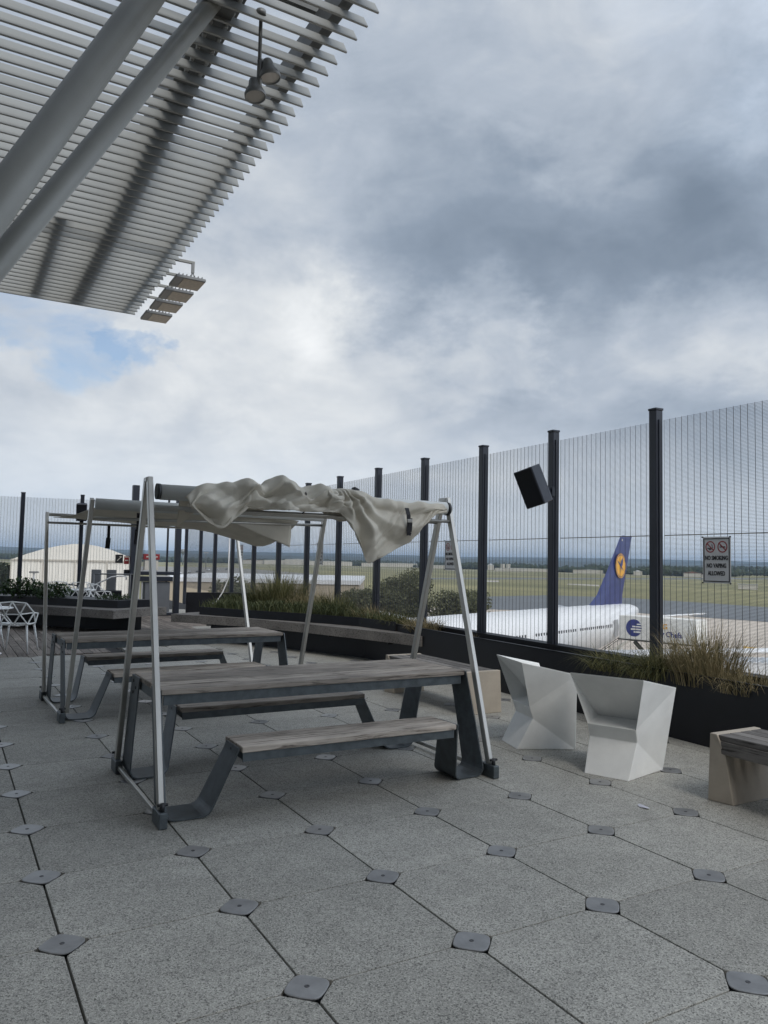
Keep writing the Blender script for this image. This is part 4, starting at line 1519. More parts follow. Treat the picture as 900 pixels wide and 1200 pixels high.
# ------------------------------------------------------------------ planting
def blades(n_, rad, hmin, hmax, spread, width, droop, seed, lean=(0, 0), oval=1.0):
    """tussock: arching tapered blades rooted on a disc"""
    rnd = random.Random(seed)
    mb = MB()
    for _ in range(n_):
        a = rnd.uniform(0, 2 * math.pi)
        rr = rad * math.sqrt(rnd.random())
        bx, by = rr * math.cos(a), rr * math.sin(a) * oval
        a2 = a + rnd.uniform(-.9, .9)
        h = rnd.uniform(hmin, hmax) * (1 - .25 * rr / rad)
        sp = spread * rnd.uniform(.25, 1.0) * (.35 + .65 * rr / rad) * h
        dr = droop * rnd.uniform(.2, 1.3) * h
        dx, dy = math.cos(a2) + lean[0], math.sin(a2) + lean[1]
        w = width * rnd.uniform(.6, 1.3)
        nx_, ny_ = -math.sin(a2), math.cos(a2)
        seg = 5
        vs_ = []
        for k in range(seg + 1):
            t = k / seg
            px = bx + dx * sp * t ** 1.4
            py = by + dy * sp * t ** 1.4
            pz = h * (t - .0 * t * t) - dr * t ** 3.2
            wt = w * (1 - t) ** .7 * .5 + .0004
            vs_ += [(px - nx_ * wt, py - ny_ * wt, pz), (px + nx_ * wt, py + ny_ * wt, pz)]
        mb.add(vs_, [(2 * k, 2 * k + 1, 2 * k + 3, 2 * k + 2) for k in range(seg)], True)
    return mb


def tussock(label, loc, material, args, group='grass tussocks in the long planter'):
    o = blades(*args).build('grass_tussock', material)
    o.location = loc
    return tag(o, label, 'grass', group)


def off_planter(al, off, z=.5):
    p = FA + FD * al + FN * off
    return (p.x, p.y, z)


# n, root radius, height range, spread, width, droop, seed
tussock('big dry tan tussock arching through the fence on the right, below the sign', off_planter(2.80, .22), M['grass_tan'], (900, .27, .40, .86, .75, .0065, .42, 11, (-.1, 0), 1.2))
tussock('dry tan tussock between the fence post and the big tan one', off_planter(2.36, .2), M['grass_mix'], (420, .22, .26, .56, .95, .006, .6, 24, (-.2, 0), 1.1))
tussock('olive green tussock hanging over the planter edge behind the right white chair', off_planter(1.78, .13), M['grass_mix'], (520, .24, .18, .40, 1.35, .0065, .85, 12, (-.45, .0), 1.3))
tussock('second olive tussock trailing down the planter front right of the white chair', off_planter(2.32, .10), M['grass_mix'], (520, .22, .22, .48, 1.3, .0065, .95, 13, (-.5, .1), 1.2))
tussock('brown tussock at the right edge of the photo, low in the planter', off_planter(3.28, .2), M['grass_tan'], (620, .26, .16, .40, 1.2, .0065, .7, 14, (-.3, 0), 1.2))
tussock('small weed with reddish tips growing behind the planter rim at the fence post', off_planter(-1.05, .30, .52), M['grass_tan'], (26, .06, .08, .16, .8, .006, .3, 16))
tussock('tan tussock left of the far leg of the front picnic frame', off_planter(-2.25, .24, .5), M['grass_tan'], (460, .24, .22, .46, 1.1, .008, .6, 17, (-.2, 0)))
tussock('tan tussock between fence posts behind the front table end', off_planter(-3.05, .25, .5), M['grass_mix'], (480, .28, .24, .50, 1.1, .008, .6, 18, (-.2, 0)))
tussock('pale straw tussock behind the heaped canvas corner', off_planter(-3.95, .22, .52), M['grass_tan'], (460, .28, .24, .52, 1.05, .008, .55, 19, (-.2, 0)))
tussock('dark green tussock spilling over the timber seat', (6.12, 12.3, .55), M['grass_green'], (720, .40, .26, .62, 1.15, .010, .72, 20, (-.3, -.1)))
tussock('olive tussock behind the dark green one, close to a fence post', (6.3, 13.0, .55), M['grass_mix'], (560, .36, .36, .74, .9, .009, .45, 21))
tussock('large rounded tan tussock between the rear table struts, tallest in the row', (5.95, 14.75, .56), M['grass_mix'], (1100, .55, .62, 1.18, .75, .010, .42, 22))
tussock('tan tussock drooping right of the large rounded one', (6.25, 13.95, .55), M['grass_tan'], (560, .38, .36, .80, .95, .009, .62, 23))
# low green ground cover nobody could count
mb = MB()
rnd = random.Random(5)
for (x0, y0, x1, y1, n_, hh) in ((4.45, 14.6, 5.2, 13.35, 900, .22), (5.2, 13.5, 6.0, 12.2, 900, .26), (4.9, 15.2, 5.8, 14.6, 800, .3), (5.8, 12.4, 6.3, 10.6, 500, .2)):
    for _ in range(n_):
        t = rnd.random()
        x = x0 + (x1 - x0) * t + rnd.gauss(.12, .10)
        y = y0 + (y1 - y0) * t + rnd.gauss(.12, .12)
        a = rnd.uniform(0, 6.28)
        h = hh * rnd.uniform(.4, 1.15)
        w = rnd.uniform(.006, .012)
        dx, dy = math.cos(a) * h * .5, math.sin(a) * h * .5
        mb.add([(x - w, y, .56), (x + w, y, .56), (x + dx * .5 + w * .7, y + dy * .5, .56 + h * .7), (x + dx * .5 - w * .7, y + dy * .5, .56 + h * .7), (x + dx * 1.1, y + dy * 1.1, .56 + h)], [(0, 1, 2, 3), (3, 2, 4)])
tag(mb.build('ground_cover', M['grass_green']), 'low green grassy ground cover along the long planter above the timber seat', 'ground cover', kind='stuff')


def shrub(label, loc, n_, rx, ry, h, leaf, material, seed, name='shrub', group=None):
    t = thing(name, label, 'shrub', loc, 0, group)
    rnd = random.Random(seed)
    mb = MB()
    st = MB()
    for k in range(7):
        a = rnd.uniform(0, 6.28)
        st.tube([(0, 0, 0), (math.cos(a) * rx * .4, math.sin(a) * ry * .4, h * .5), (math.cos(a) * rx * .7, math.sin(a) * ry * .7, h * rnd.uniform(.7, 1))], [.008, .006, .003], 5)
    st.build('stem', M['bark'], t)
    for _ in range(n_):
        while True:
            p = Vector((rnd.uniform(-1, 1), rnd.uniform(-1, 1), rnd.uniform(-1, 1)))
            if .25 < p.length < 1:
                break
        p = Vector((p.x * rx, p.y * ry, h * .55 + p.z * h * .5))
        q = Matrix.Rotation(rnd.uniform(0, 6.28), 3, 'Z') @ Matrix.Rotation(rnd.uniform(-1.1, 1.1), 3, 'X')
        l = leaf * rnd.uniform(.6, 1.3)
        vs_ = [p + q @ Vector(v) for v in ((0, 0, 0), (l * .28, l * .5, l * .06), (0, l, 0), (-l * .28, l * .5, l * .06))]
        mb.add(vs_, [(0, 1, 2, 3)], True)
    mb.build('foliage', material, t)
    return t


shrub('dark leafy shrub in the island planter, at the left edge of the photo', (1.55, 18.75, .6), 900, .5, .4, .42, .09, M['shrub'], 31)
shrub('dark leafy shrub in the island planter, right of the first one', (2.1, 18.1, .6), 700, .42, .35, .34, .08, M['shrub'], 32)
o = blades(70, .25, .3, .55, 1.4, .006, .35, 33).build('grass_tussock', M['grass_green'])
o.location = (2.55, 21.4, .62)
tag(o, 'sparse spiky grass growing from the black trough before the white marquee', 'grass')
shrub('low green groundcover plants at the right corner of the island planter', (3.2, 17.05, .62), 500, .45, .22, .14, .05, M['shrub'], 34)


# ------------------------------------------------------------------ trees below the terrace and beyond
def tree(label, loc, h, rad, leaf, n_, material, seed, name='tree', group=None, trunk_h=.35):
    t = thing(name, label, 'tree', loc, 0, group)
    rnd = random.Random(seed)
    tr = MB()
    tr.tube([(0, 0, 0), (rad * .03, 0, h * trunk_h), (-rad * .04, rad * .03, h * .75)], [h * .028, h * .021, h * .006], 8)
    lobes = []
    for k in range(13):
        a = rnd.uniform(0, 6.28)
        rr = rad * rnd.uniform(.15, .72)
        z = h * rnd.uniform(trunk_h + .05, .86)
        c_ = Vector((math.cos(a) * rr, math.sin(a) * rr, z))
        lobes.append((c_, rad * rnd.uniform(.28, .5)))
        tr.tube([(0, 0, h * rnd.uniform(trunk_h * .7, .6)), c_ * .6 + Vector((0, 0, z * .35)), c_], [h * .010, h * .006, h * .002], 5)
    tr.build('trunk', M['bark'], t)
    mb = MB()
    for _ in range(n_):
        c_, r_ = rnd.choice(lobes)
        d = Vector((rnd.gauss(0, 1), rnd.gauss(0, 1), rnd.gauss(0, 1)))
        d.normalize()
        p = c_ + d * r_ * rnd.uniform(.55, 1.08) * Vector((1, 1, .8)).length / 1.62
        q = Matrix.Rotation(rnd.uniform(0, 6.28), 3, 'Z') @ Matrix.Rotation(rnd.uniform(-1.3, 1.3), 3, 'X')
        l = leaf * rnd.uniform(.5, 1.4)
        vs_ = [p + q @ Vector(v) for v in ((-l * .3, 0, 0), (l * .3, -l * .1, 0), (l * .45, l * .6, l * .1), (0, l, 0), (-l * .45, l * .5, -l * .1))]
        mb.add(vs_, [(0, 1, 2, 3, 4)])
    mb.build('crown', material, t)
    return t


GT = 'trees standing below the terrace'
tree('round olive tree beyond the fence, framed by the hanging canvas corner', (57.0, 95.5, AP), 12.0, 5.6, .27, 17000, M['tree_leaf'], 41, group=GT)
tree('lower spreading olive tree right of the round one, behind the frame struts', (64.5, 92.0, AP), 9.8, 5.0, .27, 13000, M['tree_leaf'], 42, group=GT)
tree('small olive tree at the edge of the taxiway, left of the white fuselage', (70.0, 97.0, AP), 8.6, 4.2, .27, 9000, M['tree_leaf'], 43, group=GT)
tree('small bushy tree left of the round olive tree, partly behind the tussock', (53.2, 99.5, AP), 9.2, 4.0, .27, 8000, M['tree_leaf'], 44, group=GT)
tree('olive tree in front of the tan hangar wall, behind the thin strut', (36.3, 104.0, AP), 10.9, 4.3, .27, 11000, M['tree_leaf'], 45, group=GT)
tree('dark thin tree at the right corner of the tan hangar', (40.6, 101.5, AP), 9.0, 3.0, .4, 3200, M['tree_leaf'], 46, group=GT)
tree('dark evergreen at the left edge beside the marquee', (3.0, 92.0, AP), 13.2, 5.8, .45, 8000, M['tree_dark'], 47, group=GT)
tree('dark evergreen behind the marquee, rising over its left eave', (9.0, 116.0, AP), 13.4, 5.5, .45, 7000, M['tree_dark'], 48, group=GT)

# far woods: one mass of crowns
mb = MB()
rnd = random.Random(77)
ico = []
bpy_ico = [(0, 0, -1), (.72, -.53, -.45), (-.28, -.85, -.45), (-.89, 0, -.45), (-.28, .85, -.45), (.72, .53, -.45), (.28, -.85, .45), (-.72, -.53, .45), (-.72, .53, .45), (.28, .85, .45), (.89, 0, .45), (0, 0, 1)]
icof = [(0, 1, 2), (1, 0, 5), (0, 2, 3), (0, 3, 4), (0, 4, 5), (1, 5, 10), (2, 1, 6), (3, 2, 7), (4, 3, 8), (5, 4, 9), (1, 10, 6), (2, 6, 7), (3, 7, 8), (4, 8, 9), (5, 9, 10), (6, 10, 11), (7, 6, 11), (8, 7, 11), (9, 8, 11), (10, 9, 11)]
EDGE = [(-100, 2100), (300, 2050), (450, 1950), (600, 1470), (700, 1330), (860, 1070), (1000, 960), (1200, 900)]


def edge_dist(px):
    """how far off the woods begin along a bearing"""
    for (x0, d0), (x1, d1) in zip(EDGE, EDGE[1:]):
        if px <= x1:
            return d0 + (d1 - d0) * max(0, px - x0) / (x1 - x0)
    return EDGE[-1][1]


for _ in range(6500):
    px = rnd.uniform(-120, 1180)
    a = YAW + math.atan((px - 450) / 905)
    d0 = edge_dist(px)
    d = d0 + rnd.choice((rnd.uniform(0, 120), rnd.uniform(0, 500), rnd.uniform(300, 1700)))
    if noise.noise(Vector((a * 14, d * .0016, 0))) < -.20:
        continue
    h = rnd.uniform(6, 13) * (1 + .5 * noise.noise(Vector((a * 26, 1, d * .001))))
    r_ = rnd.uniform(3.5, 8.5)
    x, y = math.sin(a) * d, math.cos(a) * d
    lift = max(0, d - d0 - 250) * .005
    n0 = len(mb.v)
    mb.add([(x + v[0] * r_ * rnd.uniform(.7, 1.3), y + v[1] * r_, AP + lift + h * .5 + v[2] * h * .52 * rnd.uniform(.85, 1.15)) for v in bpy_ico], icof)
tag(mb.build('far_woods', M['tree_far']), 'dark belt of woods along the far side of the airfield', 'woods', kind='stuff')

HAZE = 9e-5
mb = MB().box((0, 4500, 0), (26000, 26000, 2 * 190))
mb.v = [(x, y, max(z, AP - 1.2)) for x, y, z in mb.v]
hm = bpy.data.materials.new('haze_air')
hm.use_nodes = True
hm.node_tree.nodes.clear()
ho = hm.node_tree.nodes.new('ShaderNodeOutputMaterial')
hv = hm.node_tree.nodes.new('ShaderNodeVolumePrincipled')
hv.inputs['Color'].default_value = (0.55, 0.75, 1.0, 1)
hv.inputs['Density'].default_value = HAZE
hm.node_tree.links.new(hv.outputs[0], ho.inputs['Volume'])
tag(mb.build('haze', hm), 'thin bluish haze over the airfield', 'haze', kind='stuff')

# ------------------------------------------------------------------ marquee, hangar and far buildings
t = thing('marquee_tent', 'large white marquee with a curved roof beyond the back fence', 'tent')
TX0, TX1, TY = 5.4, 16.2, 0


def tent_pt(u, z, d=0):
    a, b = Vector((5.4, 77.6)), Vector((15.5, 72.0))
    p = a.lerp(b, u) + Vector((.10, .995)) * d
    return (p.x, p.y, z)


prof = [(0, 1.10), (.12, 1.62), (.25, 2.10), (.37, 2.42), (.48, 2.60), (.58, 2.60), (.68, 2.42), (.78, 2.12), (.89, 1.65), (1, 1.10)]
mb = MB()
n_ = len(prof)
vs_ = [tent_pt(u, z, 0) for u, z in prof] + [tent_pt(u, z, 26) for u, z in prof]
mb.add(vs_, [(i, i + 1, n_ + i + 1, n_ + i) for i in range(n_ - 1)], True)
mb.build('roof', M['tent'], t)
mb = MB()
for i in range(n_ - 1):
    (u0, z0), (u1, z1) = prof[i], prof[i + 1]
    mb.add([tent_pt(u0, 1.08), tent_pt(u1, 1.08), tent_pt(u1, z1), tent_pt(u0, z0)], [(0, 1, 2, 3)])
mb.build('gable', M['tent'], t)
mb = MB()
K_ = 24
for i in range(K_):                                # slightly pleated wall sheets
    u0, u1 = i / K_, (i + 1) / K_
    um = (u0 + u1) / 2
    mb.add([tent_pt(u0, AP), tent_pt(um, AP, .10), tent_pt(um, 1.08, .06), tent_pt(u0, 1.08)], [(0, 1, 2, 3)])
    mb.add([tent_pt(um, AP, .10), tent_pt(u1, AP), tent_pt(u1, 1.08), tent_pt(um, 1.08, .06)], [(0, 1, 2, 3)])
mb.add([tent_pt(0, AP), tent_pt(0, 1.1), tent_pt(0, 1.1, 26), tent_pt(0, AP, 26)], [(0, 1, 2, 3)])
mb.build('wall_sheet', M['tent'], t)
mb = MB()
mb.bar(tent_pt(0, 1.10, -.06), tent_pt(1, 1.10, -.06), .10, .12)
for u in (0, .25, .5, .75, 1):
    mb.bar(tent_pt(u, AP, -.08), tent_pt(u, 1.1, -.08), .10, .10)
mb.build('frame', M['far_white'], t)
t = thing('lamp_post', 'thin street lamp in front of the white marquee', 'lamp post', (6.9, 73.0, AP))
MB().tube([(0, 0, 0), (0, 0, 11.4)], .09, 8).build('pole', M['sign'], t)
MB().box((0, 0, 11.45), (.75, .3, .16), None, .02).build('lamp_head', M['lamp'], t)
t = thing('billboard', 'dark billboard on a post above the trees at the far left', 'billboard', (1.2, 130, AP))
MB().box((.6, 0, 15.9), (5.0, .3, 1.5), Matrix.Rotation(R(-10), 3, 'Z')).build('board', M['grey_panel'], t)
MB().tube([(0.6, 0, 0), (.6, 0, 15)], .2, 8).build('pole', M['lamp'], t)

t = thing('hangar', 'long low tan hangar with a white roof edge below the terrace', 'building')
a, b = Vector((28.0, 122.6)), Vector((56.4, 106.6))
d = (b - a).normalized()
nrm = Vector((-d.y, d.x))
mb = MB()
mb.prism([tuple(a), tuple(b), tuple(b + nrm * 40), tuple(a + nrm * 40)], AP, -2.15)
mb.build('wall', M['clad'], t)
mb = MB()
a2, b2 = a - nrm * .2 - d * .2, b - nrm * .2 + d * .2
mb.prism([tuple(a2), tuple(b2), tuple(b2 + nrm * 41), tuple(a2 + nrm * 41)], -2.147, -1.50)
mb.build('roof', M['roof_white'], t)


def block(label, u_pos, size, wall, roof, name='far_building', rz=.3, group='far buildings across the airfield', roofh=.25):
    t = thing(name, label, 'building', (*u_pos, AP), rz, group)
    w, d_, h = size
    MB().box((0, 0, h / 2), (w, d_, h)).build('wall', wall, t)
    MB().prism([(-w / 2 - .5, h), (w / 2 + .5, h), (0, h * (1 + roofh))], -d_ / 2 - .5, d_ / 2 + .5, Matrix(((1, 0, 0), (0, 0, -1), (0, 1, 0))).to_3x3()).build('roof', roof, t)
    mb = MB()
    return t


def polar(px, dist):
    """a point at a distance along the bearing that many degrees right of straight ahead"""
    a = YAW + math.atan((px - 450) / 905)
    return (math.sin(a) * dist, math.cos(a) * dist)


FB = [(812, 1500, (38, 14, 9), 'far_white', 'far_red', 'pale far building with a red-brown roof left of the sign'),
      (828, 1560, (22, 12, 8), 'far_white', 'far_red', 'smaller red-roofed far building behind the sign'),
      (576, 1560, (14, 12, 12), 'far_white', 'roof_white', 'pale far building left of the twin towers'),
      (470, 1700, (190, 16, 9), 'far_white', 'roof_white', 'long pale far terminal behind the canvas corner'),
      (385, 1650, (120, 16, 10), 'far_white', 'roof_white', 'long pale far shed left of the canvas corner'),
      (330, 1500, (80, 20, 10), 'far_white', 'roof_white', 'pale far shed between two fence posts, left of the tussock'),
      (350, 1650, (60, 16, 13), 'far_white', 'roof_white', 'taller pale far shed behind the tussock'),
      (300, 1750, (60, 16, 9), 'far_white', 'far_red', 'far shed with dark roof beside the farthest sign'),
      (690, 1900, (70, 14, 8), 'far_white', 'roof_white', 'pale far shed left of the aircraft tail'),
      (748, 1700, (18, 12, 8), 'far_white', 'roof_white', 'small pale far building just right of the aircraft tail'),
      (620, 1900, (160, 14, 7), 'far_white', 'roof_white', 'long low pale far building right of the twin towers'),
      (530, 1850, (120, 14, 8), 'far_white', 'roof_white', 'long low pale far building behind the frame strut')]
for px, dd, size, w_, r_, lb in FB:
    dd = edge_dist(px) * .985 - (30 if 'smaller' in lb else 0)
    k_ = dd / 1900
    x, y = polar(px, dd)
    block(lb, (x, y), (size[0] * k_, size[1] * k_, size[2] * k_), M[w_], M[r_], rz=-YAW - math.atan((px - 450) / 905) + random.uniform(-.15, .15), roofh=.12 if size[0] > 40 else .35)
for k, (px, lb) in enumerate(((590, 'left one of two pale far towers'), (596.5, 'right one of two pale far towers'))):
    x, y = polar(px, 1450)
    t = thing('far_tower', lb, 'tower', (x, y, AP), .2, 'twin far towers')
    MB().box((0, 0, 6.2), (5.5, 5.5, 12.4)).build('wall', M['far_white'], t)
    MB().box((0, 0, 12.7), (6.1, 6.1, .6)).build('roof', M['roof_white'], t)
x, y = polar(216, 1450)
t = thing('water_tower', 'far mushroom-shaped water tower on the skyline at left', 'water tower', (x, y, AP))
MB().tube([(0, 0, 0), (0, 0, 20)], 1.1, 10).build('shaft', M['lamp'], t)
MB().lathe([(0, 19), (3, 20), (5.5, 22.5), (5.5, 26), (4, 27.5), (0, 28)], n=16).build('tank', M['lamp'], t)
x, y = polar(243, 900)
t = thing('floodlight_mast', 'far floodlight mast on the skyline between the fence posts', 'mast', (x, y, AP))
MB().tube([(0, 0, 0), (0, 0, 18.5)], .35, 8).build('pole', M['lamp'], t)
MB().box((0, 0, 18.8), (5.5, .6, 1.0), Matrix.Rotation(-.5, 3, 'Z')).build('lamp_head', M['sign'], t)
# low white shelter out in the grass
t = thing('field_shelter', 'low pale shelter standing alone in the grass, right of the sign', 'shelter', (435.5, 306.5, AP), R(-55))
MB().box((0, 0, 1.6), (11, 4, 3.2)).build('wall', M['far_white'], t)
MB().box((0, 0, 3.35), (11.6, 4.6, .3)).build('roof', M['roof_white'], t)

# parked vehicles in the distance
car0 = None
for k, (px, dd, cl) in enumerate(((212, 640, 'white'), (224, 690, 'silver'), (233, 720, 'dark'), (246, 820, 'white'), (256, 860, 'silver'), (268, 900, 'dark'), (206, 800, 'silver'), (240, 660, 'dark'))):
    x, y = polar(px, dd)
    t = thing('parked_car', cl + ' car parked far off, number %s along the far car park row' % ('one', 'two', 'three', 'four', 'five', 'six', 'seven', 'eight')[k], 'car', (x, y, AP), .6 + k * .4, 'cars in the far car park')
    t['label'] = 'tiny far %s car in the car park below the terrace' % cl
    pm = {'white': M['roof_white'], 'silver': M['carpaint'], 'dark': M['truck_dark']}[cl]
    MB().prism([(-2.1, .35), (2.1, .35), (2.15, .8), (1.2, .95), (.6, 1.45), (-1.1, 1.45), (-1.9, .95), (-2.15, .85)], -.85, .85, Matrix(((1, 0, 0), (0, 0, -1), (0, 1, 0)))).build('body', pm, t)
    for wx in (-1.3, 1.3):
        MB().tube([(wx, -.88, .33), (wx, .88, .33)], .33, 10).build('wheel', M['tyre'], t)

# roofed walkway below, far right
t = thing('boarding_bridge', 'white corrugated roof of a boarding bridge below the fence at far right', 'boarding bridge', (46.5, 29.6, 0), R(-31))
mb = MB()
mb.box((6, 0, -5.4), (22, 2.4, 2.4))
mb.build('tunnel', M['roof_white'], t)
mb = MB()
for k in range(70):
    mb.box((-4.9 + k * .32, 0, -4.12), (.13, 2.5, .07))
mb.box((6, 0, -4.17), (22.2, 2.5, .05))
mb.build('roof', M['roof_white'], t)
for q in (-3, 14):
    MB().box((q, 0, -9.0), (.5, .5, 4.8)).build('support', M['sign'], t)


# ------------------------------------------------------------------ aircraft at its stand
ac = thing('airliner', 'white airliner with a dark blue tail and yellow crane emblem, parked below the terrace', 'aircraft', (70.61, 69.13, AP), R(-159.63))
FH = 5.45                                       # height of the fuselage axis
RAD = 2.82
st_ = [(-9.6, .35, FH + 1.75), (-9.2, .62, FH + 1.70), (-7.5, 1.05, FH + 1.55), (-5, 1.55, FH + 1.18), (-2, 2.05, FH + .74), (2, 2.48, FH + .34), (6, 2.74, FH + .08), (10, RAD, FH), (20, RAD, FH), (32, RAD, FH), (39, 2.78, FH), (43, 2.5, FH - .12), (46, 1.9, FH - .35), (47.7, 1.1, FH - .6), (48.3, .15, FH - .7)]
mb = MB()
n_ = 40
vs_ = [(x, r_ * math.cos(k * 2 * math.pi / n_), z + r_ * math.sin(k * 2 * math.pi / n_)) for x, r_, z in st_ for k in range(n_)]
mb.add(vs_, [(i * n_ + k, i * n_ + (k + 1) % n_, (i + 1) * n_ + (k + 1) % n_, (i + 1) * n_ + k) for i in range(len(st_) - 1) for k in range(n_)] + [tuple(range(n_)), tuple(range((len(st_) - 1) * n_, len(st_) * n_))], True)
mb.build('fuselage', M['plane_white'], ac)
MB().tube([(-9.55, 0, FH + 1.75), (-10.1, 0, FH + 1.78)], [.33, .22], 16).build('exhaust', M['plane_grey'], ac)


def foil(root, tip, rz, tz, thick_r, thick_t, lat_r, lat_t):
    """tapered surface between a root and a tip chord (x of leading and trailing edge)"""
    mb = MB()
    vs_ = []
    for (xl, xt), z, th, y in ((root, rz, thick_r, lat_r), (tip, tz, thick_t, lat_t)):
        c_ = xl - xt
        for f, h_ in ((0, 0), (.08, .5), (.3, 1), (.6, .75), (1, .04)):
            vs_.append((xl - c_ * f, y, z + th / 2 * h_))
        for f, h_ in ((.6, .75), (.3, 1), (.08, .5)):
            vs_.append((xl - c_ * f, y, z - th / 2 * h_))
    mb.add(vs_, [(k, (k + 1) % 8, 8 + (k + 1) % 8, 8 + k) for k in range(8)] + [tuple(reversed(range(8))), tuple(range(8, 16))], True)
    return mb


# fin
mb = MB()
vs_ = []
for xl, xt, z, th in ((7.2, -5.2, FH + 1.2, .75), (4.3, -5.2, FH + 2.85, .7), (2.2, -5.4, FH + 4.0, .6), (-1.0, -6.7, FH + 7.2, .42), (-4.6, -8.3, FH + 11.15, .26), (-5.3, -8.5, FH + 11.45, .2)):
    c_ = xl - xt
    for f, h_ in ((0, 0), (.08, .5), (.3, 1), (.6, .75), (1, .04), (.6, -.75), (.3, -1), (.08, -.5)):
        vs_.append((xl - c_ * f, th / 2 * h_, z))
mb.add(vs_, [(i * 8 + k, i * 8 + (k + 1) % 8, (i + 1) * 8 + (k + 1) % 8, (i + 1) * 8 + k) for i in range(5) for k in range(8)] + [tuple(range(40, 48))], False)
fin = mb.build('tail_fin', M['plane_blue'], ac)
mb = MB()                                      # emblem: yellow disc, ring and a plain flying-bird outline
cx, cz, r_ = -4.05, FH + 7.55, 1.55
n_ = 36
yb = .36
tilt = Matrix(((1, 0, 0), (0, 1, -.04), (0, 0, 1)))


def disc(mb, ra, rb, y):
    if rb <= 0:
        mb.add([(cx + ra * math.cos(k * 2 * math.pi / n_), y, cz + ra * math.sin(k * 2 * math.pi / n_)) for k in range(n_)], [tuple(range(n_))])
    else:
        vs_ = [(cx + q * math.cos(k * 2 * math.pi / n_), y, cz + q * math.sin(k * 2 * math.pi / n_)) for q in (ra, rb) for k in range(n_)]
        mb.add(vs_, [(k, (k + 1) % n_, n_ + (k + 1) % n_, n_ + k) for k in range(n_)])


disc(mb, r_, 0, yb)
em = mb.build('emblem_disc', M['plane_yellow'], fin)
mb = MB()
disc(mb, r_ * .93, r_ * .87, yb + .012)
# bird: body rising to the left, wing swept up, legs trailing
for pl_ in ([(.95, .62), (.55, .22), (.18, -.05), (-.35, -.35), (-.9, -.62), (-.25, -.12), (.1, .15), (.5, .42)],
            [(.18, .10), (-.05, .55), (-.55, .95), (-.62, .55), (-.5, .1), (-.2, -.15)],
            [(.1, -.02), (.0, -.45), (.12, -.85), (-.12, -.42), (-.14, -.12)]):
    mb.add([(cx + x_ * r_ * .72, yb + .02, cz + z_ * r_ * .72) for x_, z_ in pl_], [tuple(range(len(pl_)))])
mb.build('emblem_bird', M['plane_blue'], em)
MB().box((-5.0, yb - .20, FH + 10.85), (.28, .012, .25)).build('fin_mark', M['far_white'], fin)
# tailplanes
for s, nm in ((1, 'port'), (-1, 'starboard')):
    mb = foil((1.4, -4.6), (-5.2, -7.4), FH + .95, FH + 2.0, .6, .18, s * 1.0, s * 9.8)
    mb.build('tailplane', M['plane_white'], ac)
    mb = foil((25.5, 15.0), (9.5, 6.8), FH - 1.7, FH + .6, 1.2, .25, s * 1.5, s * 29)
    mb.build('wing', M['plane_white'], ac)
    for ex in (17.5,):
        MB().lathe([(.6, -3.0), (1.1, -1.2), (1.45, 1.0), (1.5, 2.4), (1.35, 3.0), (1.2, 2.8), (1.1, 1.5), (0, 1.5)], (19.5, s * 9.5, FH - 3.2), 24, True, Matrix(((0, 0, 1), (0, 1, 0), (-1, 0, 0)))).build('engine', M['plane_white'], ac)
    MB().tube([(13.5, s * 5.2, FH - 1.8), (13.5, s * 5.2, 1.0)], .25, 10).tube([(12.7, s * 5.6, .62), (12.7, s * 4.8, .62)], .62, 18).tube([(14.3, s * 5.6, .62), (14.3, s * 4.8, .62)], .62, 18).build('landing_gear', M['truck_dark'], ac)
MB().tube([(41, 0, FH - 2.0), (41, 0, .6)], .16, 10).tube([(41, -.45, .5), (41, .45, .5)], .5, 16).build('landing_gear', M['truck_dark'], ac)
# cabin windows down the port side
x = 3.2
zz = FH + .55
while x < 42:
    # body radius and centre height at this station
    for (xa, ra, za), (xb, rb, zb) in zip(st_, st_[1:]):
        if xa <= x <= xb:
            f = (x - xa) / (xb - xa)
            rr, zc_ = ra + (rb - ra) * f, za + (zb - za) * f
    y = math.sqrt(max(.1, rr * rr - (zz - zc_) ** 2)) + .006
    if x > 3.6 and not (22.2 < x < 23.6):
        MB().box((x, y, zz), (.26, .02, .38), None, .008).build('cabin_window', M['window'], ac)
    x += .533 if not 12 < x < 13 else 1.2
# port rear door standing open, and its outline
MB().box((2.55, 2.58, FH + .25), (1.05, .05, 1.95), None, .02).build('door', M['plane_grey'], ac)
MB().box((1.7, 2.9, FH + .25), (.9, .08, 1.9), Matrix.Rotation(R(24), 3, 'Z'), .02).build('door', M['plane_white'], ac)

# catering truck, its box lifted on scissors
p = Vector((65.895, 61.458))
q = Vector((68.016, 52.774))
tr = thing('catering_truck', 'white catering truck with a blue striped globe on its raised box, behind the fence post', 'truck', (p.x, p.y, AP), math.atan2(q.y - p.y, q.x - p.x))
LN = 8.6
MB().box((LN / 2, 0, 6.35), (LN, 2.5, 2.5), None, .03).build('box_body', M['truck_white'], tr)
MB().box((LN / 2, 0, 5.02), (LN + .3, 2.55, .14), None, .01).build('lift_platform', M['truck_dark'], tr)
for xa, xb, yy in ((1.7, 5.4, -1.02), (6.3, 2.4, -.80)):
    MB().bar((xa, yy, 4.9), (xb, yy, 1.25), .16, .42).build('scissor_arm', M['truck_dark'], tr)
MB().box((LN / 2, 0, 1.05), (LN, 2.3, .35), None, .02).build('chassis', M['truck_dark'], tr)
cab = MB().prism([(LN + .1, .6), (LN + 2.0, .6), (LN + 2.0, 1.6), (LN + 1.6, 2.6), (LN + .1, 2.6)], -1.15, 1.15, Matrix(((1, 0, 0), (0, 0, -1), (0, 1, 0)))).build('cab', M['truck_white'], tr)
MB().box((LN + 1.0, 0, 2.1), (.9, 2.34, .6)).build('cab_window', M['glass'], cab)
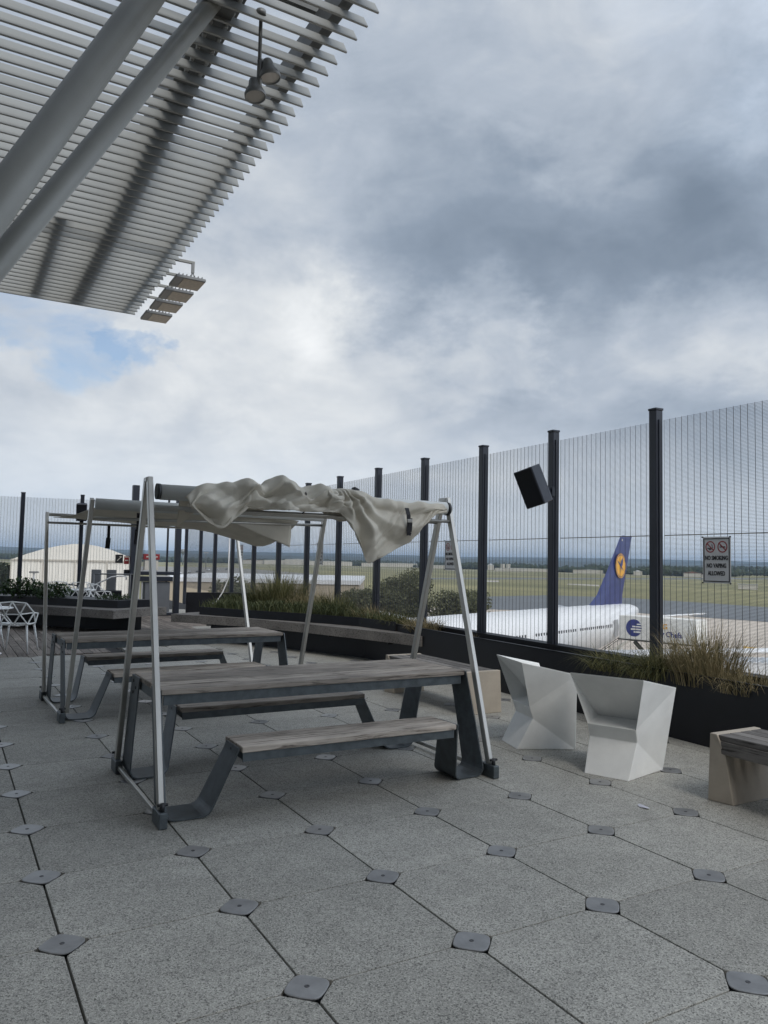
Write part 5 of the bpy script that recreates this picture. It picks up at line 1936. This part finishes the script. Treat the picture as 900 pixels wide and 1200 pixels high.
for wx in (1.2, 2.4, LN + 1.1):
    for s in (-1, 1):
        MB().tube([(wx, s * .85, .5), (wx, s * 1.18, .5)], .5, 16).build('wheel', M['tyre'], tr)
# side facing the terrace is local -y: globe with stripes, and the lettering
TS = Matrix(((1, 0, 0), (0, 0, -1), (0, 1, 0))).to_4x4()
yl = -1.256
cx, cz, r_ = 1.75, 6.35, .93
mb = MB()
n_ = 40
mb.add([(cx + r_ * math.cos(k * 2 * math.pi / n_), yl, cz + r_ * math.sin(k * 2 * math.pi / n_)) for k in range(n_)], [tuple(range(n_))])
glb = mb.build('globe_logo', M['logo_blue'], tr)
mb = MB()
for k, (x0, z_) in enumerate(((.35, .42), (-.20, .14), (-.35, -.14), (-.02, -.42))):
    mb.box((cx + (x0 + 1.25) / 2, yl - .006, cz + z_), (1.25 - x0, .004, .15))
mb.build('stripe', M['truck_white'], glb)


def tmat(x, z):
    return Matrix.Translation((x, yl - .004, z)) @ TS


lettering('lettering', 'LSG', .78, M['plane_yellow'], tr, tmat(4.25, 6.70), 'LEFT', .02)
lettering('lettering', 'Sky Chefs', .80, M['logo_blue'], tr, tmat(4.15, 5.92), 'LEFT', .025, .93)

# passenger steps and small equipment near the rear door
t = thing('stair_truck', 'small white stair truck at the aircraft rear door', 'stair truck', (70.4, 66.2, AP), R(-66))
MB().bar((-3.6, 0, .9), (1.2, 0, 4.5), 1.5, .25, (0, 0, 1)).box((1.9, 0, 4.55), (1.5, 1.6, .2)).build('stair_flight', M['truck_white'], t)
mb = MB()
for s in (-1, 1):
    mb.bar((-3.6, s * .75, 1.9), (1.2, s * .75, 5.5), .06, .06).bar((1.2, s * .75, 5.5), (2.6, s * .75, 5.5), .06, .06)
    for k in range(6):
        x_ = -3.6 + k * .96
        mb.bar((x_, s * .75, .9 + k * .72), (x_, s * .75, 1.9 + k * .72), .05, .05)
mb.build('guard_rail', M['truck_dark'], t)
MB().box((-.8, 0, .75), (6.0, 1.8, .5), None, .03).box((-.2, 0, 2.2), (.3, 1.2, 2.6)).build('chassis', M['truck_white'], t)
for wx in (-3.0, 1.4):
    MB().tube([(wx, -.95, .42), (wx, .95, .42)], .42, 14).build('wheel', M['tyre'], t)
# blue service van and fencing at the apron edge, left of the nose
t = thing('service_van', 'blue and white service van on the apron left of the fuselage', 'van', (66.5, 97.5, AP), R(200))
MB().prism([(-2.6, .4), (2.4, .4), (2.6, 1.0), (1.9, 1.35), (1.4, 2.3), (-2.6, 2.3)], -1, 1, Matrix(((1, 0, 0), (0, 0, -1), (0, 1, 0)))).build('body', M['logo_blue'], t)
MB().box((1.55, 0, 1.75), (.5, 2.04, .6)).build('window', M['glass'], t)
for wx in (-1.7, 1.7):
    MB().tube([(wx, -1.02, .38), (wx, 1.02, .38)], .38, 12).build('wheel', M['tyre'], t)

bpy.context.view_layer.update()
